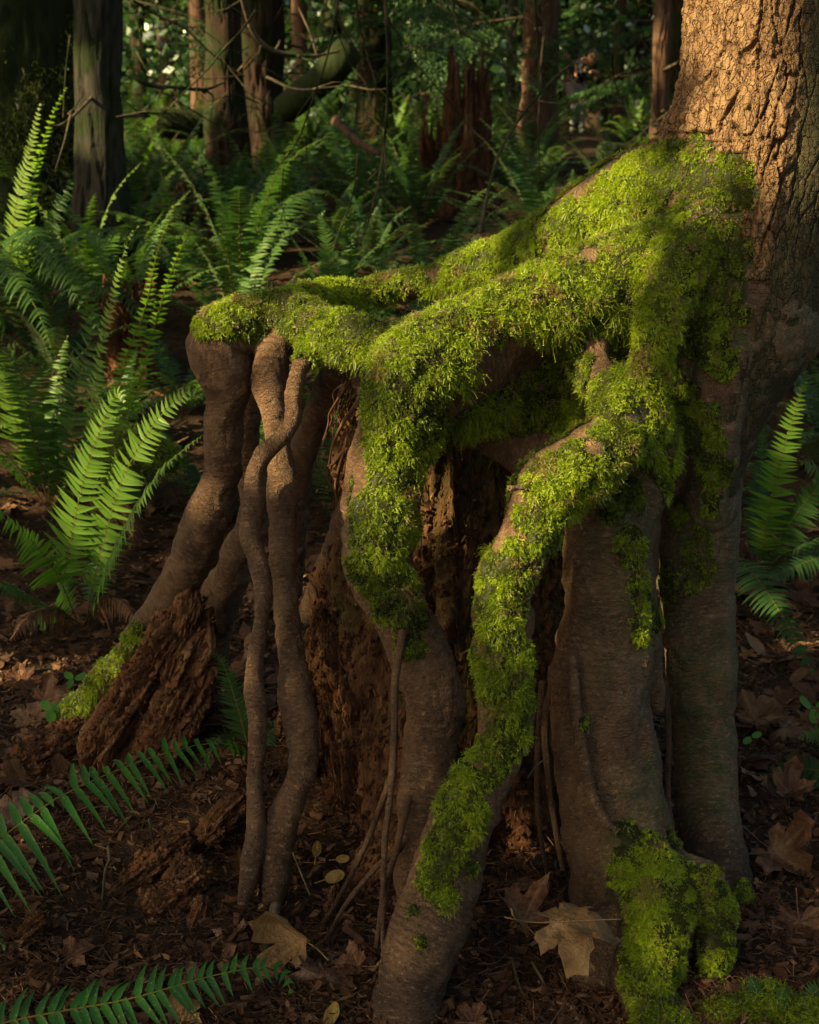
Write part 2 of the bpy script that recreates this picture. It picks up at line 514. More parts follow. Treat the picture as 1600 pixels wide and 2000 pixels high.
def soil():
    m, nt = new_mat('forest_soil')
    o = coords(nt)
    n1 = noise(nt, o, 26, 6, 0.75, 0.5); n2 = noise(nt, o, 3.0, 4)
    c = ramp(nt, n1, [(0.3, (0.012, 0.008, 0.006)), (0.5, (0.045, 0.024, 0.014)), (0.72, (0.11, 0.056, 0.03)), (0.85, (0.17, 0.10, 0.055))])
    c = mix(nt, ramp(nt, n2, [(0.55, (0, 0, 0)), (0.75, (0.6, 0.6, 0.6))]), c, (0.035, 0.05, 0.015))
    finish(nt, c, 0.95, n1, 1.0, 0.03, 0.15)
    return m


M['soil'] = soil()


def litter_mat(name, stops, transl=0.15, gl=0.05):
    return foliage(name, stops, transl, gl, 0.45, 30, bumps=(75, 0.012) if 'leaf' in name else None)


M['leaf'] = litter_mat('dead_leaf', [(0.0, (0.045, 0.018, 0.012)), (0.4, (0.13, 0.058, 0.032)), (0.7, (0.23, 0.12, 0.065)), (1.0, (0.33, 0.22, 0.13))])
M['leaf_tan'] = litter_mat('tan_leaf', [(0.0, (0.10, 0.05, 0.025)), (0.35, (0.21, 0.115, 0.05)), (0.7, (0.30, 0.18, 0.085)), (1.0, (0.42, 0.28, 0.15))], 0.2)
M['leaf_pink'] = litter_mat('pinkish_brown_leaf', [(0.0, (0.10, 0.05, 0.035)), (0.5, (0.21, 0.12, 0.08)), (1.0, (0.33, 0.21, 0.15))], 0.15)
M['leaf_yellow'] = litter_mat('yellow_brown_leaf', [(0.0, (0.22, 0.13, 0.035)), (0.5, (0.36, 0.23, 0.065)), (1.0, (0.42, 0.31, 0.12))], 0.2)
M['debris'] = litter_mat('debris', [(0.0, (0.022, 0.011, 0.007)), (0.4, (0.080, 0.038, 0.021)), (0.75, (0.20, 0.108, 0.058)), (1.0, (0.40, 0.28, 0.16))], 0.0)
M['clover'] = foliage('small_leaf_green', [(0.0, (0.05, 0.17, 0.02)), (1.0, (0.13, 0.32, 0.05))], 0.4, 0.08, 0.4, 10)


def flat(name, col, rough=0.8):
    m, nt = new_mat(name)
    c = mix(nt, noise(nt, coords(nt), 25, 3), tuple(x * 0.8 for x in col), tuple(min(1, x * 1.2) for x in col))
    finish(nt, c, rough)
    return m


M['jacket'] = flat('black_cloth', (0.012, 0.012, 0.015))
M['trousers'] = flat('grey_cloth', (0.30, 0.27, 0.28))
M['skin'] = flat('skin', (0.50, 0.27, 0.18), 0.6)
M['hair'] = flat('grey_hair', (0.42, 0.36, 0.30))
M['boot'] = flat('boot_leather', (0.05, 0.06, 0.06))
M['black_plastic'] = flat('black_plastic', (0.01, 0.01, 0.01), 0.4)

# ------------------------------------------------------------------ ground
gx = np.concatenate([-np.geomspace(150, 2.0, 60), np.linspace(-1.97, 2.2, 240), np.geomspace(2.23, 150, 60)])
gy = np.concatenate([np.linspace(-60, 1.2, 20), np.linspace(1.25, 5.0, 230), np.geomspace(5.03, 20, 140), np.geomspace(20.3, 160, 60)])
X, Y = np.meshgrid(gx, gy, indexing='xy')
Z = H(X, Y)
fine = ((X > -2.1) & (X < 2.3) & (Y < 5.2))
qq = np.stack([X.ravel(), Y.ravel(), 0 * X.ravel()], 1)
Z = Z + np.where(fine, 0.009 * np.abs(fbm(qq * 26, 3, 31)).reshape(X.shape), 0)
g = MB(); ny, nx = X.shape
I = (np.arange(ny - 1)[:, None] * nx + np.arange(nx - 1)[None]).ravel()
g.add(np.stack([X, Y, Z], -1), np.stack([I, I + 1, I + nx + 1, I + nx], 1))
tag(g.build('ground', M['soil']), 'dark brown forest floor under ferns and litter', 'ground', kind='structure')

# ------------------------------------------------------------------ the stilt-rooted tree : skeleton
# each root: list of (pixel x, pixel y, distance Y, radius in pixels); real positions follow from the distance
SK = {
 'trunk': dict(k=0.10, pts=[(1535, -60, 3.02, 158), (1526, 60, 3.0, 158), (1512, 180, 2.98, 162), (1496, 300, 2.95, 170), (1476, 420, 2.93, 168),
                             (1450, 560, 2.9, 155), (1405, 700, 2.88, 120), (1370, 820, 2.85, 96)]),
 'rear_beam': dict(k=0.07, label='long mossy root reaching left from the trunk to the smooth brown elbow',
      pts=[(1420, 400, 3.0, 110), (1290, 400, 3.02, 110), (1160, 455, 3.08, 88), (1040, 500, 3.2, 58), (930, 532, 3.26, 44), (840, 553, 3.3, 28),
           (740, 566, 3.3, 22), (660, 580, 3.24, 26), (590, 602, 3.14, 34), (520, 620, 3.08, 36), (450, 645, 3.06, 42), (428, 668, 3.05, 50)]),
 'elbow': dict(k=0.035, label='smooth brown root bending down from a rounded elbow at the far left',
      pts=[(470, 640, 3.05, 42), (428, 672, 3.05, 55), (432, 710, 3.05, 56), (446, 755, 3.06, 46), (440, 800, 3.07, 38), (438, 860, 3.08, 37), (430, 920, 3.1, 38), (412, 990, 3.12, 42),
           (388, 1060, 3.15, 45), (352, 1130, 3.2, 42), (308, 1195, 3.25, 34), (262, 1255, 3.3, 28), (215, 1310, 3.33, 26), (165, 1368, 3.36, 26), (110, 1432, 3.38, 24)]),
 'elbow_web': dict(k=0.05, label='dark web of bark beneath the elbow of the far left root',
      pts=[(440, 700, 3.1, 40), (475, 690, 3.14, 38), (530, 680, 3.14, 34)]),
 'shadow_prop': dict(k=0.03, label='shaded prop root standing behind the brown elbow root',
      pts=[(500, 690, 3.3, 34), (485, 800, 3.34, 26), (486, 900, 3.4, 24), (495, 990, 3.42, 28), (465, 1080, 3.44, 36), (435, 1160, 3.46, 40), (415, 1240, 3.48, 40), (405, 1330, 3.5, 40)]),
 'straight_prop': dict(k=0.03, label='long straight brown root behind the thin twisting one',
      pts=[(545, 650, 3.06, 36), (530, 700, 3.02, 30), (532, 760, 3.0, 28), (542, 840, 2.96, 26), (553, 920, 2.92, 26), (552, 1000, 2.88, 28), (553, 1080, 2.84, 30),
           (557, 1170, 2.79, 27), (567, 1260, 2.74, 29), (574, 1350, 2.7, 29), (588, 1430, 2.66, 30), (592, 1500, 2.62, 32), (568, 1560, 2.59, 34), (552, 1620, 2.56, 31), (541, 1700, 2.53, 28), (528, 1770, 2.5, 20), (520, 1800, 2.48, 14)]),
 'twisting_prop': dict(k=0.012, label='thin pale root that kinks left and runs down in front of the straight one',
      pts=[(640, 660, 2.98, 22), (604, 690, 2.93, 20), (584, 722, 2.9, 15), (574, 770, 2.88, 15), (572, 822, 2.86, 17), (548, 856, 2.84, 17), (515, 886, 2.83, 19), (497, 930, 2.82, 20), (495, 985, 2.8, 21),
           (490, 1040, 2.78, 21), (502, 1095, 2.75, 20), (514, 1150, 2.72, 20), (510, 1215, 2.69, 17), (498, 1285, 2.67, 20), (497, 1350, 2.65, 20), (503, 1430, 2.61, 18),
           (497, 1520, 2.58, 18), (501, 1600, 2.55, 21), (492, 1680, 2.52, 22), (478, 1750, 2.49, 18), (464, 1812, 2.46, 11)]),
 'back_prop': dict(k=0.03, label='dark slanting root in the shade behind the straight root',
      pts=[(690, 660, 3.1, 36), (650, 740, 3.14, 34), (612, 830, 3.18, 30), (585, 920, 3.22, 28), (570, 1020, 3.25, 28), (560, 1150, 3.28, 30)]),
 'bridge': dict(k=0.035, label='mossy bridge joining the front shoulder to the rear root',
      pts=[(575, 618, 3.06, 36), (635, 645, 2.95, 36), (710, 664, 2.87, 36), (785, 672, 2.83, 38), (850, 668, 2.80, 50)]),
 'rootlet_stub': dict(k=0.03, label='short broken root hanging under the mossy bridge',
      pts=[(720, 670, 2.98, 24), (706, 730, 2.98, 17), (700, 790, 2.98, 13), (690, 850, 2.98, 8)]),
 'front_beam': dict(k=0.05, label='thick mossy root running from the trunk to the bright front shoulder',
      pts=[(1400, 550, 2.88, 135), (1270, 560, 2.84, 112), (1150, 580, 2.8, 90), (1050, 605, 2.77, 80), (960, 645, 2.74, 78), (880, 688, 2.71, 78), (815, 735, 2.69, 76)]),
 'arched_prop': dict(k=0.05, label='heavy mossy root curving down from the bright front shoulder',
      pts=[(840, 712, 2.70, 76), (795, 765, 2.68, 80), (775, 850, 2.66, 74), (765, 930, 2.64, 68), (745, 1010, 2.61, 68), (738, 1090, 2.59, 68), (762, 1160, 2.57, 64),
           (795, 1230, 2.56, 60), (825, 1300, 2.55, 62), (845, 1375, 2.54, 62), (842, 1450, 2.53, 58), (832, 1530, 2.5, 54), (826, 1610, 2.47, 50), (820, 1700, 2.43, 50), (815, 1780, 2.40, 40)]),
 'pale_prop': dict(k=0.03, label='pale root showing behind the curved mossy one',
      pts=[(715, 880, 2.85, 30), (690, 980, 2.9, 28), (658, 1060, 2.94, 27), (635, 1120, 2.97, 28), (615, 1190, 3.0, 28)]),
 'body': dict(k=0.12, label='mossy swelling below the trunk where the roots meet',
      pts=[(1390, 640, 2.92, 150), (1290, 720, 2.90, 150), (1200, 760, 2.90, 120), (1080, 765, 2.92, 95), (960, 780, 2.84, 80), (860, 780, 2.78, 60)]),
 'flare_ridge': dict(k=0.03, label='sinewy ridge running down the middle of the mossy flare',
      pts=[(1400, 400, 2.84, 50), (1330, 510, 2.74, 46), (1290, 620, 2.68, 42), (1262, 730, 2.66, 38), (1268, 850, 2.66, 40), (1275, 960, 2.68, 34)]),
 'outer_ridge': dict(k=0.03, label='outer ridge below the shaded side of the trunk',
      pts=[(1470, 480, 2.84, 50), (1440, 620, 2.78, 46), (1405, 740, 2.74, 42), (1392, 860, 2.74, 42), (1388, 980, 2.76, 44)]),
 'arch_lower': dict(k=0.05, label='brown underside of the arch above the hollow',
      pts=[(890, 800, 2.78, 50), (950, 835, 2.82, 48), (1010, 880, 2.82, 44), (1080, 910, 2.78, 55)]),
 'kinked_prop': dict(k=0.045, label='mossy root stepping left from its knee and down to the ground in front',
      pts=[(1180, 715, 2.72, 50), (1205, 790, 2.66, 56), (1200, 860, 2.60, 66), (1145, 905, 2.56, 70), (1090, 945, 2.53, 68), (1048, 1010, 2.5, 62), (1018, 1080, 2.47, 58),
           (985, 1150, 2.45, 58), (983, 1230, 2.43, 60), (984, 1320, 2.41, 60), (985, 1400, 2.39, 60), (968, 1480, 2.37, 60), (930, 1550, 2.34, 64), (895, 1630, 2.31, 70), (873, 1710, 2.28, 74), (842, 1800, 2.24, 76),
           (812, 1880, 2.21, 74), (792, 1960, 2.18, 72), (780, 2040, 2.14, 72)]),
 'broad_prop': dict(k=0.05, label='broad brown column of a root with a dark seam down its front',
      pts=[(1230, 850, 2.78, 100), (1205, 960, 2.70, 92), (1190, 1080, 2.64, 86), (1185, 1200, 2.60, 84), (1172, 1320, 2.57, 100), (1176, 1430, 2.54, 106), (1188, 1530, 2.51, 112), (1208, 1640, 2.48, 119), (1230, 1740, 2.45, 126), (1245, 1830, 2.41, 126), (1260, 1920, 2.36, 100)]),
 'seam': dict(k=0.015, label='raised seam running down the broad column',
      pts=[(1118, 1290, 2.48, 11), (1124, 1380, 2.455, 14), (1134, 1450, 2.425, 14), (1150, 1530, 2.40, 14), (1178, 1600, 2.375, 12), (1200, 1618, 2.37, 8)]),
 'ridge': dict(k=0.04, label='narrow mossy ridge between the two right hand columns',
      pts=[(1290, 900, 2.78, 60), (1262, 1020, 2.70, 34), (1258, 1140, 2.67, 30), (1268, 1260, 2.64, 22), (1282, 1380, 2.62, 16)]),
 'far_right_prop': dict(k=0.05, label='dark upright root column at the far right of the tree',
      pts=[(1370, 800, 2.88, 88), (1365, 920, 2.86, 84), (1362, 1020, 2.84, 80), (1360, 1120, 2.82, 76), (1368, 1220, 2.79, 70), (1374, 1340, 2.76, 66), (1378, 1450, 2.73, 64), (1384, 1560, 2.68, 66), (1396, 1660, 2.62, 68), (1416, 1760, 2.56, 66), (1440, 1850, 2.48, 62), (1462, 1930, 2.38, 60)]),
 'mossy_toe': dict(k=0.05, label='thick mossy toe at the foot of the broad column',
      pts=[(1230, 1680, 2.42, 70), (1285, 1760, 2.34, 72), (1280, 1850, 2.27, 68), (1262, 1930, 2.21, 66), (1290, 2010, 2.14, 66), (1330, 2080, 2.08, 60)]),
 'hooked_toe': dict(k=0.03, label='smaller mossy toe hooking over beside the thick one',
      pts=[(1310, 1700, 2.42, 40), (1362, 1718, 2.36, 44), (1398, 1775, 2.32, 44), (1402, 1850, 2.28, 40), (1388, 1930, 2.24, 38), (1378, 2010, 2.18, 38)]),
 'buried_toe': dict(k=0.04, label='rounded brown toe beside the large fallen leaf',
      pts=[(1230, 1800, 2.36, 60), (1190, 1850, 2.30, 48), (1160, 1895, 2.26, 44), (1150, 1950, 2.24, 40)]),
 'stub_twig': dict(k=0.01, label='short snapped twig poking left from the mossy knee',
      pts=[(1065, 945, 2.50, 9), (1035, 952, 2.47, 8), (1002, 954, 2.455, 8), (996, 953, 2.45, 6)]),
}
ORDER = list(SK)
GEN = {}
for nme, d in SK.items():
    a = np.array([list(P(px, py, yy)) + [r * yy / FPX / 0.97] for px, py, yy, r in d['pts']])
    GEN[nme] = catmull(a, 0.012)

VOX = 0.0055
allp = np.vstack(list(GEN.values()))
lo = allp[:, :3].min(0) - 0.10 - 0; hi = allp[:, :3].max(0) + 0.12
lo -= allp[:, 3].max() * 0.3
lo[2] = -0.12
hi[2] = P(1500, -20, 3.0)[2] + 0.05
hi[0] += 0.15; hi[1] += 0.12
dims = np.ceil((hi - lo) / VOX).astype(int) + 1
D = np.full(dims, 1.0, np.float32); RAW = np.full(dims, 1.0, np.float32)
ID = np.zeros(dims, np.int16); AL = np.zeros(dims, np.float32)
ax = [lo[i] + VOX * np.arange(dims[i]) for i in range(3)]
for ri, nme in enumerate(ORDER):
    s = GEN[nme]; k = SK[nme]['k']
    arc = np.concatenate([[0], np.cumsum(np.linalg.norm(np.diff(s[:, :3], axis=0), axis=1))])
    m = k + 0.03
    b0 = np.maximum(np.floor((((s[:, :3] - s[:, 3:4]).min(0) - m) - lo) / VOX).astype(int), 0)
    b1 = np.minimum(np.ceil((((s[:, :3] + s[:, 3:4]).max(0) + m) - lo) / VOX).astype(int), dims)
    loc = np.full(b1 - b0, 1.0, np.float32); la = np.zeros(b1 - b0, np.float32)
    for (c, aa) in zip(s, arc):
        rr = c[3] + m
        i0 = np.maximum(np.floor((c[:3] - rr - lo) / VOX).astype(int), b0)
        i1 = np.minimum(np.ceil((c[:3] + rr - lo) / VOX).astype(int) + 1, b1)
        if (i1 <= i0).any(): continue
        xs = (ax[0][i0[0]:i1[0]] - c[0])[:, None, None]; ys = (ax[1][i0[1]:i1[1]] - c[1])[None, :, None]; zs = (ax[2][i0[2]:i1[2]] - c[2])[None, None, :]
        dd = (np.sqrt(xs * xs + ys * ys + zs * zs) - c[3]).astype(np.float32)
        sl = tuple(slice(i0[q] - b0[q], i1[q] - b0[q]) for q in range(3))
        w = dd < loc[sl]
        loc[sl] = np.where(w, dd, loc[sl]); la[sl] = np.where(w, aa, la[sl])
    sl = tuple(slice(b0[q], b1[q]) for q in range(3))
    cur = D[sl]
    hh = np.clip(0.5 + 0.5 * (cur - loc) / k, 0, 1)
    D[sl] = cur * (1 - hh) + loc * hh - k * hh * (1 - hh)
    w = loc < RAW[sl]
    RAW[sl] = np.where(w, loc, RAW[sl]); ID[sl] = np.where(w, ri, ID[sl]); AL[sl] = np.where(w, la, AL[sl])


for px, py, yy, rr in [(1238, 705, 2.70, 0.05), (1062, 765, 2.72, 0.055), (1272, 955, 2.70, 0.045), (1120, 835, 2.70, 0.04), (1010, 545, 2.95, 0.06), (1120, 500, 2.95, 0.045), (1340, 660, 2.68, 0.035), (1215, 560, 2.66, 0.03), (1330, 760, 2.70, 0.03), (905, 585, 2.95, 0.05)]:
    c = P(px, py, yy); m = rr + 0.06
    i0 = np.maximum(np.floor((c - m - lo) / VOX).astype(int), 0); i1 = np.minimum(np.ceil((c + m - lo) / VOX).astype(int), dims)
    xs = (ax[0][i0[0]:i1[0]] - c[0])[:, None, None]; ys = (ax[1][i0[1]:i1[1]] - c[1])[None, :, None]; zs = (ax[2][i0[2]:i1[2]] - c[2])[None, None, :]
    dd = rr - np.sqrt(xs * xs + ys * ys + (zs * 0.7) ** 2)
    sl = tuple(slice(i0[q], i1[q]) for q in range(3)); cur = D[sl]; k = 0.03
    hh = np.clip(0.5 - 0.5 * (cur - dd) / k, 0, 1); D[sl] = cur * (1 - hh) + dd * hh + k * hh * (1 - hh)


def surface_nets(D, lo, vox):
    """naive surface nets on a distance grid; returns vertices and quads"""
    S = D < 0
    n = [d - 1 for d in D.shape]
    cnt = np.zeros(n, np.int8)
    for dx in (0, 1):
        for dy in (0, 1):
            for dz in (0, 1):
                cnt += S[dx:dx + n[0], dy:dy + n[1], dz:dz + n[2]]
    act = (cnt > 0) & (cnt < 8)
    idx = np.full(n, -1, np.int64)
    C = np.argwhere(act); idx[act] = np.arange(len(C))
    acc = np.zeros((len(C), 3)); w = np.zeros(len(C))
    cor = [(0, 0, 0), (1, 0, 0), (0, 1, 0), (1, 1, 0), (0, 0, 1), (1, 0, 1), (0, 1, 1), (1, 1, 1)]
    val = [D[C[:, 0] + c[0], C[:, 1] + c[1], C[:, 2] + c[2]].astype(float) for c in cor]
    for a in range(8):
        for b in range(a + 1, 8):
            ca, cb = np.array(cor[a]), np.array(cor[b])
            if np.abs(ca - cb).sum() != 1: continue
            cr = (val[a] < 0) != (val[b] < 0)
            t = np.where(cr, val[a] / (val[a] - val[b] + 1e-20), 0)
            acc += np.where(cr[:, None], ca + t[:, None] * (cb - ca), 0); w += cr
    V = (C + acc / w[:, None]) * vox + lo
    Q = []
    for axis in range(3):
        u, v = [(1, 2), (2, 0), (0, 1)][axis]
        s0 = [slice(None)] * 3; s1 = [slice(None)] * 3
        s0[axis] = slice(0, -1); s1[axis] = slice(1, None)
        A, B = S[tuple(s0)], S[tuple(s1)]
        E = np.argwhere(A != B)
        inner = np.ones(len(E), bool)
        for q in (u, v): inner &= (E[:, q] > 0) & (E[:, q] < n[q])
        inner &= E[:, axis] < n[axis]
        E = E[inner]
        a_in = A[E[:, 0], E[:, 1], E[:, 2]]
        eu = np.zeros(3, int); eu[u] = 1; ev = np.zeros(3, int); ev[v] = 1
        c00 = E - eu - ev; c10 = E - ev; c11 = E; c01 = E - eu
        f = np.stack([idx[tuple(c.T)] for c in (c00, c10, c11, c01)], 1)
        f = np.where(a_in[:, None], f, f[:, ::-1])
        Q.append(f)
    return V, np.vstack(Q)


V, Q = surface_nets(D, lo, VOX)
okq = (Q >= 0).all(1); Q = Q[okq]
# gradient normals and attributes
G = (V - lo) / VOX


def grid_sample(F, G):
    g0 = np.clip(np.floor(G).astype(int), 0, np.array(F.shape) - 2); f = G - g0
    o = 0
    for dx in (0, 1):
        for dy in (0, 1):
            for dz in (0, 1):
                o = o + F[g0[:, 0] + dx, g0[:, 1] + dy, g0[:, 2] + dz] * (f[:, 0] if dx else 1 - f[:, 0]) * (f[:, 1] if dy else 1 - f[:, 1]) * (f[:, 2] if dz else 1 - f[:, 2])
    return o


def grad(G):
    e = 1.2
    return nrm(np.stack([grid_sample(D, G + np.eye(3)[i] * e) - grid_sample(D, G - np.eye(3)[i] * e) for i in range(3)], 1))


N = grad(G)
gi = np.clip(np.round(G).astype(int), 0, dims - 1)
VID = ID[gi[:, 0], gi[:, 1], gi[:, 2]].astype(int)
VAL = grid_sample(AL, G)
# bark relief
amp = np.where(V[:, 2] > 1.2, 0.3, 1.0)
thin = np.isin(VID, [ORDER.index(n) for n in ('twisting_prop', 'seam', 'stub_twig', 'rootlet_stub')])
amp = amp * np.where(thin, 0.45, 1)
V = V + N * (amp * (0.014 * fbm(V * 9, 3, 3) + 0.0035 * fbm(V * 38, 2, 4)))[:, None]
wr = vnoise(np.stack([VAL * 95, V[:, 0] * 16, V[:, 1] * 16], 1), 8)
V = V + N * (0.0011 * wr)[:, None]
kn = vnoise(V * 17, 71); V = V + N * (amp * 0.007 * smooth(0.45, 0.8, kn))[:, None]          # knots and swellings
fl = np.abs(fbm(np.stack([V[:, 0] * 26, V[:, 1] * 26, VAL * 5], 1), 2, 72))
V = V - N * (amp * 0.0035 * smooth(0.05, 0.0, fl) * (V[:, 2] < 1.1))[:, None]                # shallow lengthwise seams


# ------------------------------------------------------------------ moss cover map (3D patches found on the surface)
PX, PY, DEP = proj(V)
front = (N * (V - CAM)).sum(1) < 0.1


def hit(px, py, tol=9):
    m = (np.abs(PX - px) < tol) & (np.abs(PY - py) < tol) & front
    if not m.any(): return None
    k = np.argwhere(m).ravel()
    return V[k[np.argmin(DEP[k])]]


MOSS = [(395, 628, 32), (440, 614, 40), (500, 605, 48), (560, 595, 48), (620, 590, 45), (690, 578, 36), (760, 574, 36), (830, 566, 26), (880, 545, 40), (905, 515, 52), (960, 485, 55), (930, 545, 40), (1020, 455, 60), (1010, 525, 55),
        (1090, 430, 55), (1180, 390, 60), (1250, 335, 70), (1330, 320, 60), (1400, 345, 50), (1450, 385, 50), (1500, 420, 40), (1100, 480, 50), (1500, 350, 20), (1330, 300, 40), (1280, 300, 40), (1430, 330, 40),
        (600, 640, 50), (650, 665, 50), (700, 655, 50), (750, 655, 50), (620, 690, 35), (690, 692, 35), (800, 640, 50), (655, 630, 40), (730, 690, 28),
        (870, 625, 60), (940, 610, 60), (1010, 580, 70), (1080, 545, 70), (1160, 500, 75), (1240, 440, 80), (1320, 410, 70), (1150, 570, 75), (1250, 530, 90), (1350, 490, 90), (1430, 480, 60),
        (1080, 640, 55), (1190, 620, 50), (1280, 630, 80), (1380, 600, 75), (1300, 720, 80), (1400, 690, 55), (1330, 800, 65), (1290, 870, 55), (1370, 860, 40), (1405, 930, 35), (1120, 720, 50), (1060, 770, 50), (1110, 810, 55), (1440, 620, 28), (1230, 700, 50),
        (790, 720, 70), (760, 790, 75), (830, 780, 70), (900, 745, 40), (775, 870, 70), (840, 860, 60), (920, 830, 45), (1000, 815, 40), (780, 950, 60), (715, 990, 40), (750, 1040, 60), (805, 1020, 40), (720, 1110, 50), (780, 1150, 55), (750, 1195, 35),
        (815, 1200, 38), (795, 1250, 32), (820, 1260, 18), (960, 640, 50),
        (1190, 760, 50), (1205, 840, 55), (1150, 900, 55), (1080, 930, 60), (1120, 970, 60), (1200, 930, 50), (1190, 990, 26), (1040, 1000, 45), (1080, 1060, 40), (1010, 1075, 30), (960, 1120, 50), (1010, 1130, 50), (970, 1200, 60), (980, 1280, 65),
        (985, 1360, 65), (990, 1440, 55), (920, 1500, 50), (880, 1560, 52), (920, 1600, 45), (860, 1640, 45), (850, 1700, 40), (880, 1750, 22), (940, 1470, 40), (960, 1490, 30), (800, 1770, 12), (820, 1830, 12), (930, 1700, 16),
        (1330, 1690, 38), (1420, 1765, 36), (1450, 1850, 36), (1320, 1960, 45), (1222, 1725, 36), (1240, 1700, 60), (1300, 1780, 60), (1350, 1755, 55), (1262, 1870, 68), (1270, 1935, 68), (1335, 1900, 30), (1402, 1850, 42), (1392, 1930, 36), (1380, 1985, 30), (1300, 2000, 60),
        (1240, 1050, 32), (1262, 1150, 30), (1262, 1230, 24), (1350, 1095, 36), (1300, 1130, 32), (1285, 1200, 22), (1320, 1010, 22), (1240, 970, 28), (1390, 1000, 16),
        (1235, 1690, 42), (1275, 1750, 60), (1330, 1720, 55), (1390, 1735, 48), (1265, 1830, 60), (1252, 1900, 55), (1290, 1975, 70), (1402, 1800, 35), (1225, 1640, 34), (1285, 1650, 36), (1320, 1640, 20), (1330, 1850, 30), (1390, 1870, 25),
        (1462, 1740, 26), (1470, 1810, 32), (1468, 1880, 34), (1440, 1900, 30), (1225, 1860, 30),
        (262, 1240, 20), (228, 1298, 30), (188, 1348, 38), (130, 1400, 34), (245, 1270, 24), (205, 1325, 34), (165, 1370, 34), (120, 1412, 24), (140, 1395, 30), (1150, 1410, 14)]
BARE = [(700, 925, 26), (705, 880, 16), (960, 700, 42), (1000, 690, 38), (1162, 672, 34), (870, 700, 14), (1130, 372, 26), (1140, 490, 34), (840, 530, 26), (690, 1160, 20), (675, 1080, 8), (1020, 1035, 22), (1150, 868, 26),
        (1060, 750, 16), (900, 770, 16), (590, 590, 14), (1205, 400, 14), (1110, 900, 12), (965, 1095, 10), (935, 1420, 20), (930, 1490, 18), (720, 700, 10), (1230, 700, 14), (1400, 780, 26), (1430, 850, 26), (840, 1240, 20), (1010, 1560, 30), (760, 870, 10)]
mm = np.zeros(len(V)); nb = np.zeros(len(V)); wob_ = 1 + 0.5 * fbm(V * 45, 2, 19)
for px, py, r in MOSS:
    h = hit(px, py)
    if h is None: continue
    R = r * h[1] / FPX * 1.25
    film = (1215 < px < 1400 and 940 < py < 1300) or (1190 < px < 1330 and 1600 < py < 1680)
    d = np.linalg.norm((V - h) * np.array([1, 1, 0.55 if film else 1]), axis=1)
    mm = np.maximum(mm, (0.72 if film else 0.5 if (py < 350 and px > 1270) else 0.62 if px > 1270 and py < 560 else 1.0) * np.clip((R - d) / (R * 0.35), 0, 1))
for px, py, r in BARE:
    h = hit(px, py)
    if h is None: continue
    R = r * h[1] / FPX
    d = np.linalg.norm(V - h, axis=1) * wob_
    R *= 0.85
    nb = np.maximum(nb, np.clip((R - d) / (R * 0.4), 0, 1))
# unseen sides: moss on anything that faces up above 0.75 m
hid = ~front | (PX > 1600)
mm = np.where(hid & np.isin(VID, [ORDER.index(n) for n in ('rear_beam', 'bridge', 'front_beam', 'body', 'arched_prop', 'kinked_prop')]) & (V[:, 2] > 0.75) & (V[:, 2] < 1.5), np.maximum(mm, smooth(-0.1, 0.5, N[:, 2]) * 0.9), mm)
upper = np.isin(VID, [ORDER.index(n) for n in ('rear_beam', 'bridge', 'front_beam', 'body', 'flare_ridge')]) & (V[:, 2] < 1.34) & (PX < 1500)
mm = np.where(upper, np.maximum(mm, smooth(-0.45, 0.15, N[:, 2]) * 0.95), mm)
mm = np.where((VID == ORDER.index('body')) & (V[:, 2] > 0.72) & (PX < 1420), np.maximum(mm, 0.5), mm)
mm = np.where((VID == ORDER.index('elbow')) & (V[:, 2] > 1.0), np.maximum(mm, smooth(0.35, 0.8, N[:, 2])), mm)
edge = fbm(V * 34, 3, 21) * 0.75
speck = 0.16 * (mm > 0.02) * (nb < 0.5) * (fbm(V * 90, 2, 23) > 0.2) * (fbm(V * 13, 2, 24) > -0.2)
MASK = np.clip(mm * (1 - nb) * 1.6 + edge * 1.0 * (mm > 0) - 0.55 * smooth(0.05, 0.4, fbm(V * 14, 3, 29)) - 0.95 * smooth(1330, 1490, PX + 90 * fbm(V * 9, 2, 37)) * (PY < 760) * smooth(500, 600, PY) - 0.8 * smooth(1430, 1510, PX + 60 * fbm(V * 14, 2, 37)) * (PY < 600) - 0.22 - 0.5 * (nb > 0.3), 0, 1)

# green film round the moss, lichen on the right hand columns
green = np.clip(mm * 0.9 + 0.35 * (V[:, 2] > 0.6) * smooth(0.5, 0.9, V[:, 0]) + 0.12 + 0.75 * smooth(0.28, 0.45, V[:, 0]) * smooth(-0.2, 0.3, fbm(V * 7, 3, 12) + 0.1), 0, 1) * (1 - nb * 0.8)
lich = smooth(0.33, 0.45, V[:, 0]) * smooth(0.25, 0.5, V[:, 2]) * smooth(0.1, 0.5, fbm(V * np.array([16, 16, 5]), 2, 77) + 0.35) * 0.9

tree = empty('stilt_rooted_tree', P(1180, 1800, 2.6) * np.array([1, 1, 0]))
tag(tree, 'leaning tree with plated bark standing on tall mossy stilt roots over a rotted stump', 'tree')
FID = np.sort(VID[Q], axis=1)[:, 1]                      # majority-like id per face
MERGE = {'elbow_web': 'elbow', 'body': 'front_beam', 'seam': 'broad_prop', 'arch_lower': 'front_beam', 'stub_twig': 'kinked_prop'}
loopn = N


def sub(mask_faces):
    f = Q[mask_faces]; u, inv = np.unique(f.ravel(), return_inverse=True)
    return u, inv.reshape(-1, 4)


# vertex normals of the displaced surface, so parts meet without a visible seam
fn = np.cross(V[Q[:, 2]] - V[Q[:, 0]], V[Q[:, 3]] - V[Q[:, 1]])
VN = np.zeros_like(V)
for c in range(4): np.add.at(VN, Q[:, c], fn)
VN = nrm(VN)
if (VN * N).sum() < 0:
    Q = Q[:, ::-1]; VN = -VN

